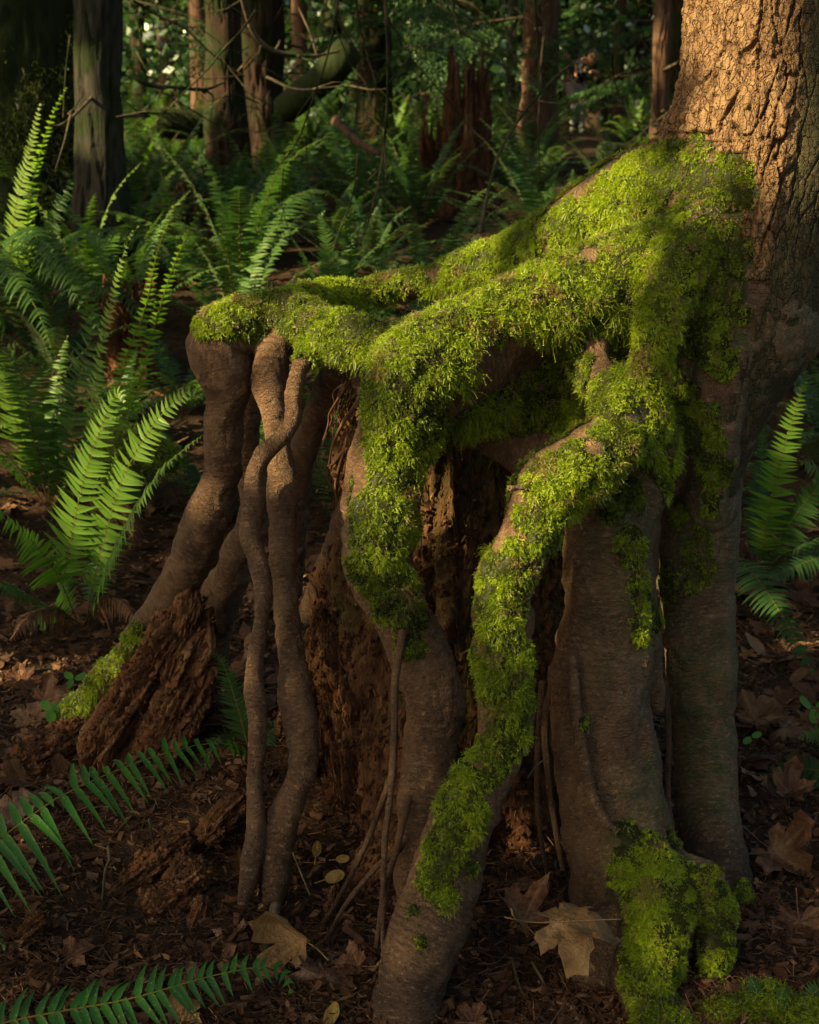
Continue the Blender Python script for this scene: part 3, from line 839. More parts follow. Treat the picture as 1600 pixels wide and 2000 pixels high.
ROOTOBJ = {}
for ri, nme in enumerate(ORDER):
    if nme in MERGE: continue
    ids = [ri] + [ORDER.index(a) for a, b in MERGE.items() if b == nme]
    u, f = sub(np.isin(FID, ids))
    if not len(u): continue
    mb = MB(); mb.add(V[u], f)
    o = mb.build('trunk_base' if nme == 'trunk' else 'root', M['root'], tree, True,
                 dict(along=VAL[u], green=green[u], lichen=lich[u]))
    o.data.normals_split_custom_set_from_vertices([tuple(n) for n in VN[u]])
    if 'label' in SK[nme]: o['label'] = SK[nme]['label']
    ROOTOBJ[nme] = (o, ids)


# ------------------------------------------------------------------ moss shoots
def moss_shoots(base, nor, length, tint, mb, seed=0, leaf=1.0, hang=0.8, out=None):
    """feathery shoots: a bent spine carrying paired leaflets"""
    r = np.random.default_rng(seed); n = len(base)
    if n == 0: return
    rd = nrm(r.normal(size=(n, 3)))
    tang = nrm(rd - nor * (rd * nor).sum(1, keepdims=True)) if out is None else out
    d0 = nrm(nor * r.uniform(0.45, 1.1, (n, 1)) + tang * 0.85)
    grav = np.array([0, 0, -1.0])
    steps = 4
    pts = [base]; d = d0; L = length[:, None] / (steps - 1)
    hg = hang * r.uniform(0.4, 1.3, (n, 1))
    for k in range(steps - 1):
        pts.append(pts[-1] + d * L)
        d = nrm(d + grav * hg * 0.66 + r.normal(size=(n, 3)) * 0.28)
    Pn = np.stack(pts, 1)                                   # n,5,3
    T = nrm(np.gradient(Pn, axis=1))
    S = nrm(np.cross(T, nrm(r.normal(size=(n, 3)))[:, None]))
    w = (0.00062 * leaf) * np.array([1, 1, .8, .3])[None, :, None]
    Lf = Pn - S * w; Rt = Pn + S * w
    v = np.stack([Lf, Rt], 2).reshape(n, -1, 3)             # n,10
    k = np.arange(steps - 1)
    q = np.stack([2 * k, 2 * k + 1, 2 * k + 3, 2 * k + 2], 1)
    vv = [v]; tris = []
    # leaflets: pairs at nodes 1..4
    c = 2 * steps
    ll = (0.0032 * leaf) * np.array([0.8, 1.0, 0.9, 0.6])
    for node_ in (1, 2, 3):
        for side in (-1, 1):
            b = Pn[:, node_]; dirn = nrm(S[:, node_] * side + T[:, node_] * 0.7 + r.normal(size=(n, 3)) * 0.25)
            up = T[:, node_] * 0.00075 * leaf
            tip = b + dirn * (ll[node_] * r.uniform(0.7, 1.3, (n, 1)))
            vv.append(np.stack([b - up, b + up, tip], 1)); tris.append([c, c + 1, c + 2]); c += 3
    vv = np.concatenate(vv, 1); m = vv.shape[1]
    tris = np.array(tris)
    off = (np.arange(n) * m)[:, None, None]
    tn = np.repeat(tint, m)
    mb.add(vv.reshape(-1, 3), (q[None] + off).reshape(-1, 4), (tris[None] + off).reshape(-1, 3), tn)


def scatter_on(u, f, wt, dens, seed):
    """random points on quads (vertex indices into u-space arrays)"""
    r = np.random.default_rng(seed)
    a, b, c, d = [V[u][f[:, i]] for i in range(4)]
    ar = 0.5 * np.linalg.norm(np.cross(c - a, d - b), axis=1)
    w = wt[f].mean(1)
    ex = ar * w * dens
    n = r.poisson(ex)
    fi = np.repeat(np.arange(len(f)), n)
    s, t = r.uniform(size=(2, len(fi), 1))
    p = a[fi] * (1 - s) * (1 - t) + b[fi] * s * (1 - t) + c[fi] * s * t + d[fi] * (1 - s) * t
    nn = nrm(VN[u][f[fi]].mean(1)); mk = wt[f[fi]].mean(1)
    return p, nn, mk


for nme, (o, ids) in ROOTOBJ.items():
    u, f = sub(np.isin(FID, ids))
    mk = MASK[u]
    keep = (mk[f] > 0.02).any(1)
    matm = smooth(0.35, 0.7, mk)
    if keep.sum() < 12: continue
    lump = 0.5 + 0.5 * fbm(V[u] * 42, 3, 55) + 0.25 * vnoise(V[u] * 120, 56)
    thick = np.where(mk > 0.25, matm * (0.001 + 0.009 * lump), -0.002)
    f2 = f[keep]; uu, inv = np.unique(f2.ravel(), return_inverse=True); f2 = inv.reshape(-1, 4)
    mb = MB()
    mb.add(V[u][uu] + VN[u][uu] * thick[uu, None], f2, None, -0.25 + 0.25 * lump[uu])
    # tufts: rosettes of shoots round a centre, over a short thin fill
    seed = 100 + ORDER.index(nme); r = np.random.default_rng(seed + 1)
    clump = smooth(-0.4, 0.35, fbm(V[u] * 45, 2, 91))
    pc, nc, mc = scatter_on(u, f, np.maximum(mk * (0.35 + 0.9 * clump), 0.35 * speck[u]), 15500, seed)
    if len(pc):
        k_ = r.integers(12, 26, len(pc)); ci_ = np.repeat(np.arange(len(pc)), k_); nn = nc[ci_]; mv = mc[ci_]
        rd = nrm(r.normal(size=(len(ci_), 3))); rd = nrm(rd - nn * (rd * nn).sum(1, keepdims=True))
        th_c = (0.5 + 0.5 * fbm(pc * 42, 3, 55))
        p2 = pc[ci_] + rd * (r.uniform(0, 1, (len(ci_), 1)) ** 0.6) * 0.0042 + nn * (mv * (0.001 + 0.008 * th_c[ci_]))[:, None]
        sz_c = np.exp(r.normal(0, 0.28, len(pc)))
        ln = r.uniform(0.0060, 0.0125, len(ci_)) * sz_c[ci_] * (1 - 0.35 * smooth(0.45, 0.6, p2[:, 0])) * (0.4 + 0.6 * mv)
        hz = smooth(0.2, -0.6, nn[:, 2]) * (1.8 if nme in ('bridge', 'rear_beam', 'front_beam') else 1.0)
        ln = ln * (1 + 0.9 * hz * (r.uniform(size=len(ci_)) < 0.35))
        patch = fbm(pc * 9, 3, 36)
        tc2 = 0.57 + 0.42 * patch + r.normal(0, 0.17, len(pc))
        tc2 = np.where((r.uniform(size=len(pc)) < 0.05) | ((fbm(pc * 20, 2, 88) > 0.38) & (r.uniform(size=len(pc)) < 0.55)), 1.7, tc2)
        tint = np.where(tc2[ci_] > 1.5, 1.6, np.clip(tc2[ci_] + r.normal(0, 0.10, len(ci_)), 0.0, 1.12))
        moss_shoots(p2, nn, ln, tint, mb, seed + 2, 1.05, 0.8, rd)
    p, nn, mv = scatter_on(u, f, np.maximum(mk * 0.8, speck[u]), 150000, seed + 7)
    patch = fbm(p * 9, 3, 36); th_ = 0.5 + 0.5 * fbm(p * 42, 3, 55)
    moss_shoots(p + nn * (mv * (0.001 + 0.007 * th_))[:, None], nn, r.uniform(0.004, 0.008, len(p)) * (0.5 + 0.5 * mv), np.clip(0.33 + 0.4 * patch + r.normal(0, .15, len(p)), 0, 0.8), mb, seed + 9)
    mo = mb.build('moss', M['moss'], o)
print('moss verts', sum(len(o.data.vertices) for o in bpy.data.objects if o.name.startswith('moss')))

# ------------------------------------------------------------------ plated bark shell of the trunk, and the trunk above
tc_ = GEN['trunk']
z0, z1 = 0.78, P(1500, -20, 3.0)[2] + 0.02
dz = 0.003; nz_ = int((z1 - z0) / dz); nth = 560
zz = np.linspace(z0, z1, nz_); th = np.linspace(0, 2 * PI, nth, endpoint=False)
o_ = np.argsort(tc_[:, 2])
cx = np.interp(zz, tc_[o_, 2], tc_[o_, 0]); cy = np.interp(zz, tc_[o_, 2], tc_[o_, 1]); cr = np.interp(zz, tc_[o_, 2], tc_[o_, 3])
# march inward until the body surface is met
rad = np.full((nz_, nth), 0.52)
dirx, diry = np.cos(th)[None], np.sin(th)[None]
done = np.zeros_like(rad, bool)
for it in range(60):
    q = np.stack([cx[:, None] + dirx * rad, cy[:, None] + diry * rad, np.broadcast_to(zz[:, None], rad.shape)], -1).reshape(-1, 3)
    gq = (q - lo) / VOX
    ins = ((gq > 1) & (gq < dims - 2)).all(1)
    dv = np.full(len(q), 0.02); dv[ins] = grid_sample(D, gq[ins])
    dv = dv.reshape(rad.shape)
    rad = np.where(done, rad, rad - np.clip(dv * 0.8, 0.0, 0.02)); done |= dv < 0.0015
    if done.all(): break
rs = rad.copy()
for _ in range(6):
    rs = (rs + np.roll(rs, 1, 1) + np.roll(rs, -1, 1) + np.vstack([rs[:1], rs[:-1]]) + np.vstack([rs[1:], rs[-1:]])) / 5
S_ = (th[None] - PI) * 0.2 + 0 * zz[:, None]; T_ = zz[:, None] + 0 * th[None]


def plates(s, t, cw, ch, seed, jit=0.8):
    """F2-F1 of a warped, stretched cell pattern (periodic in s over 2*pi*0.2)"""
    per = round(2 * PI * 0.2 / cw)
    x = (s / (2 * PI * 0.2) % 1.0) * per; y = t / ch
    wv = np.stack([np.cos(x / per * 2 * PI) * 3, np.sin(x / per * 2 * PI) * 3, y * 1.2], -1).reshape(-1, 3)
    x = x + (0.45 * fbm(wv * 1.3, 3, seed)).reshape(x.shape); y = y + (0.5 * fbm(wv * 1.1 + 9, 3, seed + 3)).reshape(x.shape)
    ix, iy = np.floor(x), np.floor(y); f1 = np.full(x.shape, 9.0); f2 = f1.copy(); cid = np.zeros(x.shape)
    for a in (-1, 0, 1):
        for b in (-1, 0, 1):
            jx = ix + a; jy = iy + b; jm = np.mod(jx, per)
            hx = _hash(jm.ravel().astype(np.int64), jy.ravel().astype(np.int64), 0 * jy.ravel().astype(np.int64), seed).reshape(x.shape)
            hy = _hash(jm.ravel().astype(np.int64), jy.ravel().astype(np.int64), 1 + 0 * jy.ravel().astype(np.int64), seed).reshape(x.shape)
            d = np.hypot(jx + 0.5 + (hx - .5) * jit - x, jy + 0.5 + (hy - .5) * jit - y)
            nw = d < f1
            f2 = np.where(nw, f1, np.minimum(f2, d)); cid = np.where(nw, hx * 7.3 + hy, cid); f1 = np.minimum(f1, d)
    return f2 - f1, cid % 1.0


q3 = np.stack([cx[:, None] + dirx * rs, cy[:, None] + diry * rs, T_], -1).reshape(-1, 3)
shp = S_.shape
F3 = lambda k, kz, o, sd_: fbm(q3 * np.array([k, k, kz]), o, sd_).reshape(shp)
micro = F3(110, 70, 3, 5)
wx_, wz_ = F3(9, 5, 3, 61) * 0.022, F3(11, 11, 3, 62) * 0.03
qw = q3 + np.stack([wx_.ravel(), wx_.ravel() * 0.6, wz_.ravel()], 1)
jg = F3(95, 70, 3, 69) * 0.0050
e1, c1 = plates(S_ + wx_ * 0.9 + jg, T_ + wz_ + jg, 0.031, 0.15, 41, 0.95)
e2, c2 = plates(S_ + wx_ * 0.7 + jg, T_ + wz_ * 0.6 + jg * 1.5, 0.017, 0.048, 57, 0.95)
lev = fbm(qw * np.array([50, 50, 22]), 4, 65).reshape(shp)
ter = np.floor(lev * 6 + c2 * 2) / 6                                             # flaky layered steps
wide = smooth(-0.2, 0.4, F3(6, 3, 2, 67))
fis = e1 * 0.5
pl = (smooth(0.03, 0.10 + 0.10 * wide, e1) * (0.7 + 0.3 * c1) * 0.012 + smooth(0.01, 0.07, e2) * (0.1 + 0.9 * c2) * 0.006
      + ter * 0.011 + micro * 0.0034)
# plates are strong on the side facing the sun (left), shallow on the right
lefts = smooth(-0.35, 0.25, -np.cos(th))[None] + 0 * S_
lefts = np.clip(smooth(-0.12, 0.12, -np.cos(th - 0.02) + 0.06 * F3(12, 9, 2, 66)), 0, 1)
plr = smooth(0.0, 0.05, fis) * 0.004 + smooth(0, 0.08, e2) * 0.0012 + micro * 0.0012
fade = smooth(1.22, 1.36, T_ + 0.02 * micro)
off = 0.001 + (pl * lefts + plr * (1 - lefts)) * (0.25 + 0.75 * fade)
cell = 0.02; cg = np.ceil((hi - lo) / cell).astype(int) + 1
mg = np.zeros(cg); cn = np.zeros(cg); ci = tuple(np.floor((V - lo) / cell).astype(int).clip(0, cg - 1).T)
np.add.at(mg, ci, MASK); np.add.at(cn, ci, 1)
for ax_ in range(3):
    mg = mg + np.roll(mg, 1, ax_) + np.roll(mg, -1, ax_); cn = cn + np.roll(cn, 1, ax_) + np.roll(cn, -1, ax_)
mg = mg / np.maximum(cn, 1)
sp_ = np.stack([cx[:, None] + dirx * rs, cy[:, None] + diry * rs, T_], -1).reshape(-1, 3)
ms_ = mg[tuple(np.floor((sp_ - lo) / cell).astype(int).clip(0, cg - 1).T)].reshape(rs.shape)
off = off * (1 - smooth(0.0, 0.5, ms_)) - 0.012 * smooth(0.1, 0.6, ms_)
vis = (rs < 0.30) & (T_ > np.where(lefts > 0.4, 1.24, 0.80))
R_ = rs + off - np.where(vis, 0, 0.03)
TV = np.stack([cx[:, None] + dirx * R_, cy[:, None] + diry * R_, T_], -1).reshape(-1, 3)
i = np.arange(nz_ - 1)[:, None] * nth; j = np.arange(nth)[None]; k = (j + 1) % nth
TQ = np.stack([i + j, i + k, i + nth + k, i + nth + j], -1).reshape(-1, 4)
vf = vis.ravel()[TQ].any(1); TQ = TQ[vf]
uu, inv = np.unique(TQ.ravel(), return_inverse=True)
mb = MB(); mb.add(TV[uu], inv.reshape(-1, 4))
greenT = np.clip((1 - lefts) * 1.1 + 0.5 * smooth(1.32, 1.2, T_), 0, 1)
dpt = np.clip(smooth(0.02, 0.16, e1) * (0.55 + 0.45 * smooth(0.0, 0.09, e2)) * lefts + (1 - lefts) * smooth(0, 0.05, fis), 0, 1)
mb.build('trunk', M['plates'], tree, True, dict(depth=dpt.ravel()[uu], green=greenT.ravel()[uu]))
# upper trunk and a small crown, above the picture
top = np.array([cx[-1], cy[-1], zz[-1] - 0.03])
up = [top, top + [0.03, 0.0, 1.0], top + [0.02, 0.05, 2.4], top + [0.1, 0.1, 4.5], top + [0.05, 0.0, 7.5]]
mb = MB(); upc = catmull(up, 0.25); tube(mb, upc, np.linspace(cr[-1] * 0.97, 0.06, len(upc)), 24, 0.5, True, 0.06)
mb.build('upper_trunk', M['plates'], tree, True, dict(depth=np.ones(mb.n), green=np.full(mb.n, 0.3)))


def leaf_cloud(mb, cen, size, n, ls, seed, keep=None, droop=0.3):
    r = np.random.default_rng(seed)
    p = nrm(r.normal(size=(n, 3))) * (r.uniform(size=(n, 1)) ** 0.45) * np.array(size) + np.array(cen)
    p = p[fbm(p / (np.mean(size) * 0.35), 2, seed) > -0.12]
    if keep is not None: p = p[keep(p)]
    n = len(p); a = nrm(r.normal(size=(n, 3)) * [1, 1, 0.5]); b = nrm(np.cross(a, r.normal(size=(n, 3))))
    l = ls * r.uniform(0.6, 1.3, (n, 1)); w = l * 0.38
    v = np.stack([p, p + a * l * .5 + b * w, p + a * l - [0, 0, droop * ls], p + a * l * .5 - b * w], 1)
    mb.add(v.reshape(-1, 3), np.arange(4 * n).reshape(-1, 4), None, np.repeat(r.uniform(0, 1, n), 4))


mb = MB(); leaf_cloud(mb, top + [0.2, 0.3, 6.5], (1.9, 1.9, 1.8), 5000, 0.14, 3)
mb.build('crown', M['broadleaf'], tree, False)

# hanging hair roots under the bridge
mb = MB(); r = np.random.default_rng(5)
for i in range(46):
    x = r.uniform(668, 716); y = r.uniform(740, 800); pts = [P(x, y, 2.98)]
    dx = r.normal(-4, 9)
    n = r.integers(4, 9)
    for k in range(n):
        x += dx * 0.35 + r.normal(0, 7); y += r.uniform(14, 34); pts.append(P(x, y, 2.98 + r.normal(0, 0.015)))
    c = catmull(pts, 0.008, 3); tube(mb, c, np.linspace(r.uniform(0.0018, 0.004), 0.0007, len(c)), 5, r.uniform(0.2, 0.6))
for pts in ([(712, 735), (700, 780), (668, 830), (650, 870), (642, 910)], [(706, 760), (690, 820), (672, 880), (655, 950), (665, 1000)], [(698, 868), (672, 880), (652, 905), (640, 910)], [(715, 800), (700, 850), (690, 900), (678, 960), (676, 1010)]):
    c = catmull([P(a, b, 2.95) for a, b in pts], 0.008); tube(mb, c, np.linspace(0.0065, 0.002, len(c)), 7, 0.5, wob=0.2)
o = mb.build('hair_roots', M['debris'], tree); o['label'] = 'tangle of fine dark rootlets hanging under the mossy bridge'

# thin ground roots in front
THIN = [([(788, 1230), (772, 1330), (770, 1430), (764, 1540), (752, 1640), (748, 1740), (735, 1850)], 2.5, 2.3, 9, 'thin root dropping beside the heavy curving one'),
        ([(800, 1640), (760, 1672), (720, 1710), (670, 1775), (640, 1830), (600, 1860), (582, 1880)], 2.42, 2.33, 7, 'thin pale root slanting down to the crumpled leaf'),
        ([(770, 1500), (745, 1570), (715, 1650), (680, 1720), (640, 1790), (600, 1840)], 2.62, 2.42, 8, 'thin dark root slanting behind the pale one'),
        ([(800, 1560), (775, 1660), (757, 1720), (748, 1800), (752, 1900)], 2.44, 2.26, 8, 'short thin root beside the foot of the front root'),
        ([(1060, 1330), (1050, 1480), (1052, 1600), (1075, 1740)], 2.66, 2.55, 8, 'thin root in the dark gap between the front roots'),
        ([(1090, 1300), (1066, 1400), (1070, 1500), (1085, 1620), (1100, 1700)], 2.62, 2.5, 10, 'reddish thin root against the broad column'),
        ([(1300, 1330), (1306, 1450), (1305, 1560), (1325, 1680)], 2.72, 2.55, 9, 'thin root between the two right hand columns')]
for pts, a, b, w, lab in THIN:
    ys = np.linspace(a, b, len(pts)); mb = MB()
    c = catmull([P(px, py, y) for (px, py), y in zip(pts, ys)], 0.008)
    tube(mb, c, np.linspace(w, w * 0.55, len(c)) * 2.5 / FPX, 8, 0.5, wob=0.25, seed=w)
    n = mb.n
    o = mb.build('thin_root', M['root'], tree, True, dict(along=np.linspace(0, 1, n), green=np.full(n, 0.1), lichen=np.zeros(n)))
    o['label'] = lab

# dead bits caught on the moss: they rest on it, one scatter per object
# ------------------------------------------------------------------ rotted stump inside the roots
def stump_mesh(cx, cy, z0, z1, r0, r1, seed, jag=0.12, n=220, m=120, lean=(0, 0), grain=70):
    th = np.linspace(0, 2 * PI, n, endpoint=False); t = np.linspace(0, 1, m)
    TH, TT = np.meshgrid(th, t)
    c3 = np.stack([np.cos(TH), np.sin(TH), TT * 0.0], -1).reshape(-1, 3)
    edge = jag * (fbm(c3 * 4.0, 3, seed) * 1.4 + 0.6 * vnoise(c3 * 16, seed + 1)).reshape(TH.shape)
    ZZ = z0 + (z1 - z0 + edge) * TT
    R = (r0 + (r1 - r0) * TT ** 0.8)
    q = np.stack([np.cos(TH) * R, np.sin(TH) * R, ZZ], -1).reshape(-1, 3)
    g1 = fbm(q * np.array([grain, grain, 5]) + 0.6 * fbm(q * 8, 2, seed)[:, None], 3, seed + 2).reshape(TH.shape)
    g2 = fbm(q * np.array([12, 12, 3.5]), 3, seed + 4).reshape(TH.shape)
    g3 = fbm(q * 48, 3, seed + 6).reshape(TH.shape)
    R = R * (1 + 0.24 * g2) + 0.020 * g1 + 0.022 * g3
    x = cx + np.cos(TH) * R + lean[0] * TT; y = cy + np.sin(TH) * R + lean[1] * TT
    v = np.stack([x, y, ZZ], -1).reshape(-1, 3)
    i = np.arange(m - 1)[:, None] * n; j = np.arange(n)[None]; k = (j + 1) % n
    q_ = np.stack([i + j, i + k, i + n + k, i + n + j], -1).reshape(-1, 4)
    tint = np.clip(0.38 + 0.45 * g1 + 0.35 * g2 + 0.2 * g3, 0, 1).ravel()
    # broken, hollow top
    cen = np.array([[cx + lean[0], cy + lean[1], z0 + (z1 - z0) * 0.55]])
    v = np.vstack([v, cen]); b = (m - 1) * n; jj = np.arange(n)
    tr = np.stack([b + jj, b + (jj + 1) % n, np.full(n, m * n)], 1)
    return v, q_, tr, np.append(tint, 0.2)


st = empty('rotted_stump', (P(830, 1650, 3.0)[0], 3.0, 0))
tag(st, 'dark red crumbling stump inside the cage of stilt roots', 'stump')
mb = MB(); v, q, t, ti = stump_mesh(0.09, 3.03, -0.05, 0.84, 0.40, 0.21, 7, 0.14)
mb.add(v, q, t, ti); n = mb.n
mb.build('rotted_core', M['rot_dark'], st, True, dict(green=np.clip(fbm(v * 6, 3, 3) * 1.2 + (v[:, 2] - 0.45) * 1.0, 0, 0.7)))


def chunk(p0, p1, r, seed, flat_=0.6, name='rotten_wood_chunk', label=None, mat='rot', parent=None, n=110, m=90, roll=0.0, freq=1.0):
    """splintery block of rotten wood, grain running p0 -> p1"""
    p0 = np.asarray(p0, float); p1 = np.asarray(p1, float); T = p1 - p0; L = np.linalg.norm(T); T = T / L
    A = nrm(np.cross(T, [0.0, 0.3, 1.0])); B = np.cross(T, A)
    A, B = A * math.cos(roll) + B * math.sin(roll), B * math.cos(roll) - A * math.sin(roll)
    th = np.linspace(0, 2 * PI, n, endpoint=False); t = np.linspace(0, 1, m); TH, TT = np.meshgrid(th, t)
    sq = 1 / np.maximum(np.abs(np.cos(TH)), np.abs(np.sin(TH))) ** 0.55          # squarish section
    c3 = np.stack([np.cos(TH), np.sin(TH), 0 * TH], -1).reshape(-1, 3)
    f = freq
    endj = (0.13 * L * (fbm(c3 * 3.2, 3, seed) + 0.5 * vnoise(c3 * 14, seed + 1))).reshape(TH.shape)
    S = TT * L + endj * (2 * TT - 1)
    q = np.stack([np.cos(TH) * r * 0.9, np.sin(TH) * r * 0.9, S * 0.16], -1).reshape(-1, 3) / r
    g = fbm(q * 7.0 * f, 3, seed + 2).reshape(TH.shape); g2 = fbm(q * 2.2 * f, 2, seed + 3).reshape(TH.shape)
    ridg = 1 - np.abs(fbm(q * 12 * f, 2, seed + 5)).reshape(TH.shape) * 2
    q2 = np.stack([np.cos(TH), np.sin(TH), S / r * 1.1], -1).reshape(-1, 3)
    blk = np.floor(fbm(q2 * 1.6, 2, seed + 8) * 4).reshape(TH.shape) / 4
    prof = (smooth(-0.02, 0.12, TT) * smooth(1.02, 0.86, TT)) ** 0.5
    R = r * sq * (0.25 + 0.75 * prof) * (0.8 + 0.22 * g2 + 0.22 * np.sign(g) * np.abs(g) ** 0.6 + 0.10 * ridg + 0.34 * blk + 0.08 * np.floor(g * 5) / 5)
    v = p0 + T * S[..., None] + A * (np.cos(TH) * R)[..., None] + B * (np.sin(TH) * R * flat_)[..., None]
    v = v.reshape(-1, 3)
    i = np.arange(m - 1)[:, None] * n; j = np.arange(n)[None]; k = (j + 1) % n
    qd = np.stack([i + j, i + k, i + n + k, i + n + j], -1).reshape(-1, 4)
    v = np.vstack([v, p0, p1]); jj = np.arange(n); b = (m - 1) * n
    tr = np.vstack([np.stack([(jj + 1) % n, jj, np.full(n, m * n)], 1), np.stack([b + jj, b + (jj + 1) % n, np.full(n, m * n + 1)], 1)])
    ti = np.append(np.clip(0.45 + 0.5 * g + 0.25 * ridg * 0.6 + 0.2 * blk, 0, 1).ravel(), [0.3, 0.3])
    mb = MB(); mb.add(v, qd, tr, ti)
    p_, n_ = tri_points(v, qd, int(500 + 9000 * r * L / 0.1), seed); fibres(mb, p_, n_, T, seed + 50, 0.004, 0.09 * L + 0.008, 0.0008 + 0.005 * r, 0.22)
    if r > 0.04: p_, n_ = tri_points(v, qd, int(14000 * r), seed + 1); blocks(mb, p_, 0.0015 + 0.007 * np.random.default_rng(seed).uniform(0, 1, len(p_)) ** 3, seed + 2, 0.1, 0.8)
    o = mb.build(name, M[mat], parent, True, dict(green=np.zeros(mb.n)))
    if label: tag(o, label, 'rotten wood')
    return o


def fibres(mb, base, nor, grain, n_seed, lmin=0.012, lmax=0.05, w=0.0016, lift=0.35):
    """torn fibres and splinters standing a little off the surface, along the grain"""
    r = np.random.default_rng(n_seed); n = len(base)
    g = nrm(np.broadcast_to(np.asarray(grain, float), base.shape) * r.choice([-1, 1], (n, 1)) + r.normal(0, 0.28, (n, 3)) + nor * lift * r.uniform(0, 1, (n, 1)))
    l = r.uniform(lmin, lmax, (n, 1)) * r.uniform(0.3, 1, (n, 1)); sd = nrm(np.cross(g, nor + r.normal(0, .2, (n, 3)))); ww = w * r.uniform(0.4, 1.6, (n, 1))
    v = np.stack([base - sd * ww, base + sd * ww, base + g * l * .6 + sd * ww * .8 + nor * 0.002, base + g * l * .6 - sd * ww * .8 + nor * 0.002, base + g * l, base - nor * 0.002 + g * l * 0.3], 1)
    o6 = (np.arange(n) * 6)[:, None, None]
    mb.add(v.reshape(-1, 3), (np.array([[0, 1, 2, 3]])[None] + o6).reshape(-1, 4), (np.array([[3, 2, 4], [1, 0, 5]])[None] + o6).reshape(-1, 3), np.repeat(np.clip(r.normal(0.5, 0.25, n), 0, 1), 6))


def tri_points(v, q, n, seed):
    r = np.random.default_rng(seed); a, b, c, d = [v[q[:, k]] for k in range(4)]
    cr_ = np.cross(c - a, d - b); ar = np.linalg.norm(cr_, axis=1); fi = r.choice(len(q), n, p=ar / ar.sum()); s_, t_ = r.uniform(size=(2, n, 1))
    return a[fi] * (1 - s_) * (1 - t_) + b[fi] * s_ * (1 - t_) + c[fi] * s_ * t_ + d[fi] * (1 - s_) * t_, nrm(cr_[fi])


fb = MB(); p_, n_ = tri_points(v, q, 9000, 5); fibres(fb, p_, n_, (0, 0, 1), 6)
fb.build('torn_fibres', M['rot_dark'], st, True, dict(green=np.zeros(fb.n)))


def blocks(mb, p, sz, seed, lo_=0.0, hi_=0.75):
    """small square crumbs of rotted wood"""
    r = np.random.default_rng(seed); n = len(p)
    cube = np.array([[x, y, z] for x in (-1, 1) for y in (-1, 1) for z in (-1, 1)], float)
    fq = np.array([[0, 1, 3, 2], [4, 6, 7, 5], [0, 4, 5, 1], [2, 3, 7, 6], [0, 2, 6, 4], [1, 5, 7, 3]])
    A = nrm(r.normal(size=(n, 3)) * [.5, .5, 1]); B = nrm(np.cross(A, r.normal(size=(n, 3)))); C = np.cross(A, B)
    cj = cube[None] * r.uniform(0.5, 1.15, (n, 8, 3))
    v = p[:, None] + sz[:, None, None] * (cj[..., :1] * A[:, None] * 1.3 + cj[..., 1:2] * B[:, None] * 0.75 + cj[..., 2:] * C[:, None] * 0.6)
    mb.add(v.reshape(-1, 3), (fq[None] + (np.arange(n) * 8)[:, None, None]).reshape(-1, 4), None, np.repeat(r.uniform(lo_, hi_, n), 8))


fb = MB(); p_, n_ = tri_points(v, q, 6000, 15); blocks(fb, p_ + n_ * 0.002, 0.0022 + 0.010 * np.random.default_rng(2).uniform(0, 1, 6000) ** 3, 16)
fb.build('crumbling_blocks', M['rot_dark'], st, False, dict(green=np.zeros(fb.n)))

# upright slabs that are what is left of the old stump, seen through the arches
for a, b, r_, fl, sd_, lab in [((975, 1390, 2.9), (945, 930, 2.93), 0.05, 0.5, 3, 'upright slab greened at its top'), ((930, 1560, 2.9), (905, 1150, 2.95), 0.055, 0.5, 4, None),
                      ((840, 1180, 2.86), (845, 960, 2.88), 0.035, 0.6, 5, 'lit crumbling edge of the core'), ((700, 1560, 2.78), (665, 1230, 2.86), 0.07, 0.6, 6, None),
                      ((620, 1500, 2.8), (640, 1200, 2.9), 0.05, 0.7, 8, None), ((1050, 1700, 2.74), (1010, 1350, 2.86), 0.06, 0.5, 9, None), ((1010, 1180, 2.88), (1000, 930, 2.92), 0.035, 0.7, 10, None)]:
    o = chunk(P(*a), P(*b), r_, sd_, fl, 'wood_slab', None, 'rot_dark', st, 90, 80, sd_ * 0.7)
    if lab: o['label'] = lab

chunk(P(200, 1500, 3.10), P(385, 1200, 3.16), 0.108, 21, 0.75, label='large fibrous block of red rotten wood leaning on the far left root', roll=0.3, n=170, m=140)
chunk(P(300, 1480, 3.0), P(400, 1290, 3.1), 0.06, 41, 0.7, label='lower dark block of red rotten wood leaning right of the large fibrous one', roll=1.1, n=140, m=110)
chunk(P(330, 1330, 3.06), P(375, 1160, 3.12), 0.035, 22, 0.7, label='split orange splinter standing on top of the large rotten block', roll=0.9)
chunk(P(225, 1742, 2.62), P(375, 1628, 2.72), 0.050, 23, 0.6, label='smooth dark red wood chunk lying behind the upright twig', roll=0.2)
chunk(P(290, 1780, 2.5), P(400, 1692, 2.56), 0.042, 24, 0.6, label='knobbly red wood chunk below the dark smooth one', roll=0.5)
chunk(P(372, 1820, 2.44), P(398, 1756, 2.47), 0.022, 25, 0.6, label='small squared wood block standing left of the root tips', roll=0.1)
chunk(P(40, 1500, 3.1), P(170, 1425, 3.25), 0.06, 26, 0.7, label='low blackened wood lump at the foot of the mossy left root', mat='rot_dark', roll=0.4)
chunk(P(625, 1860, 2.46), P(655, 1740, 2.5), 0.018, 27, 0.6, label='thin dark wood sliver behind the crumpled brown leaf', mat='rot_dark')
chunk(P(690, 1780, 2.56), P(800, 1600, 2.68), 0.055, 28, 0.6, label='dark wood wedge behind the slanting thin roots', mat='rot_dark', roll=0.4)
chunk(P(560, 1420, 2.95), P(690, 1150, 3.0), 0.06, 29, 0.5, label='brown slab sloping up behind the long straight root', mat='rot_dark', roll=0.4)
chunk(P(40, 1830, 2.42), P(90, 1790, 2.45), 0.03, 30, 0.6, label='small dark wood clod at the left edge of the litter', mat='rot_dark')
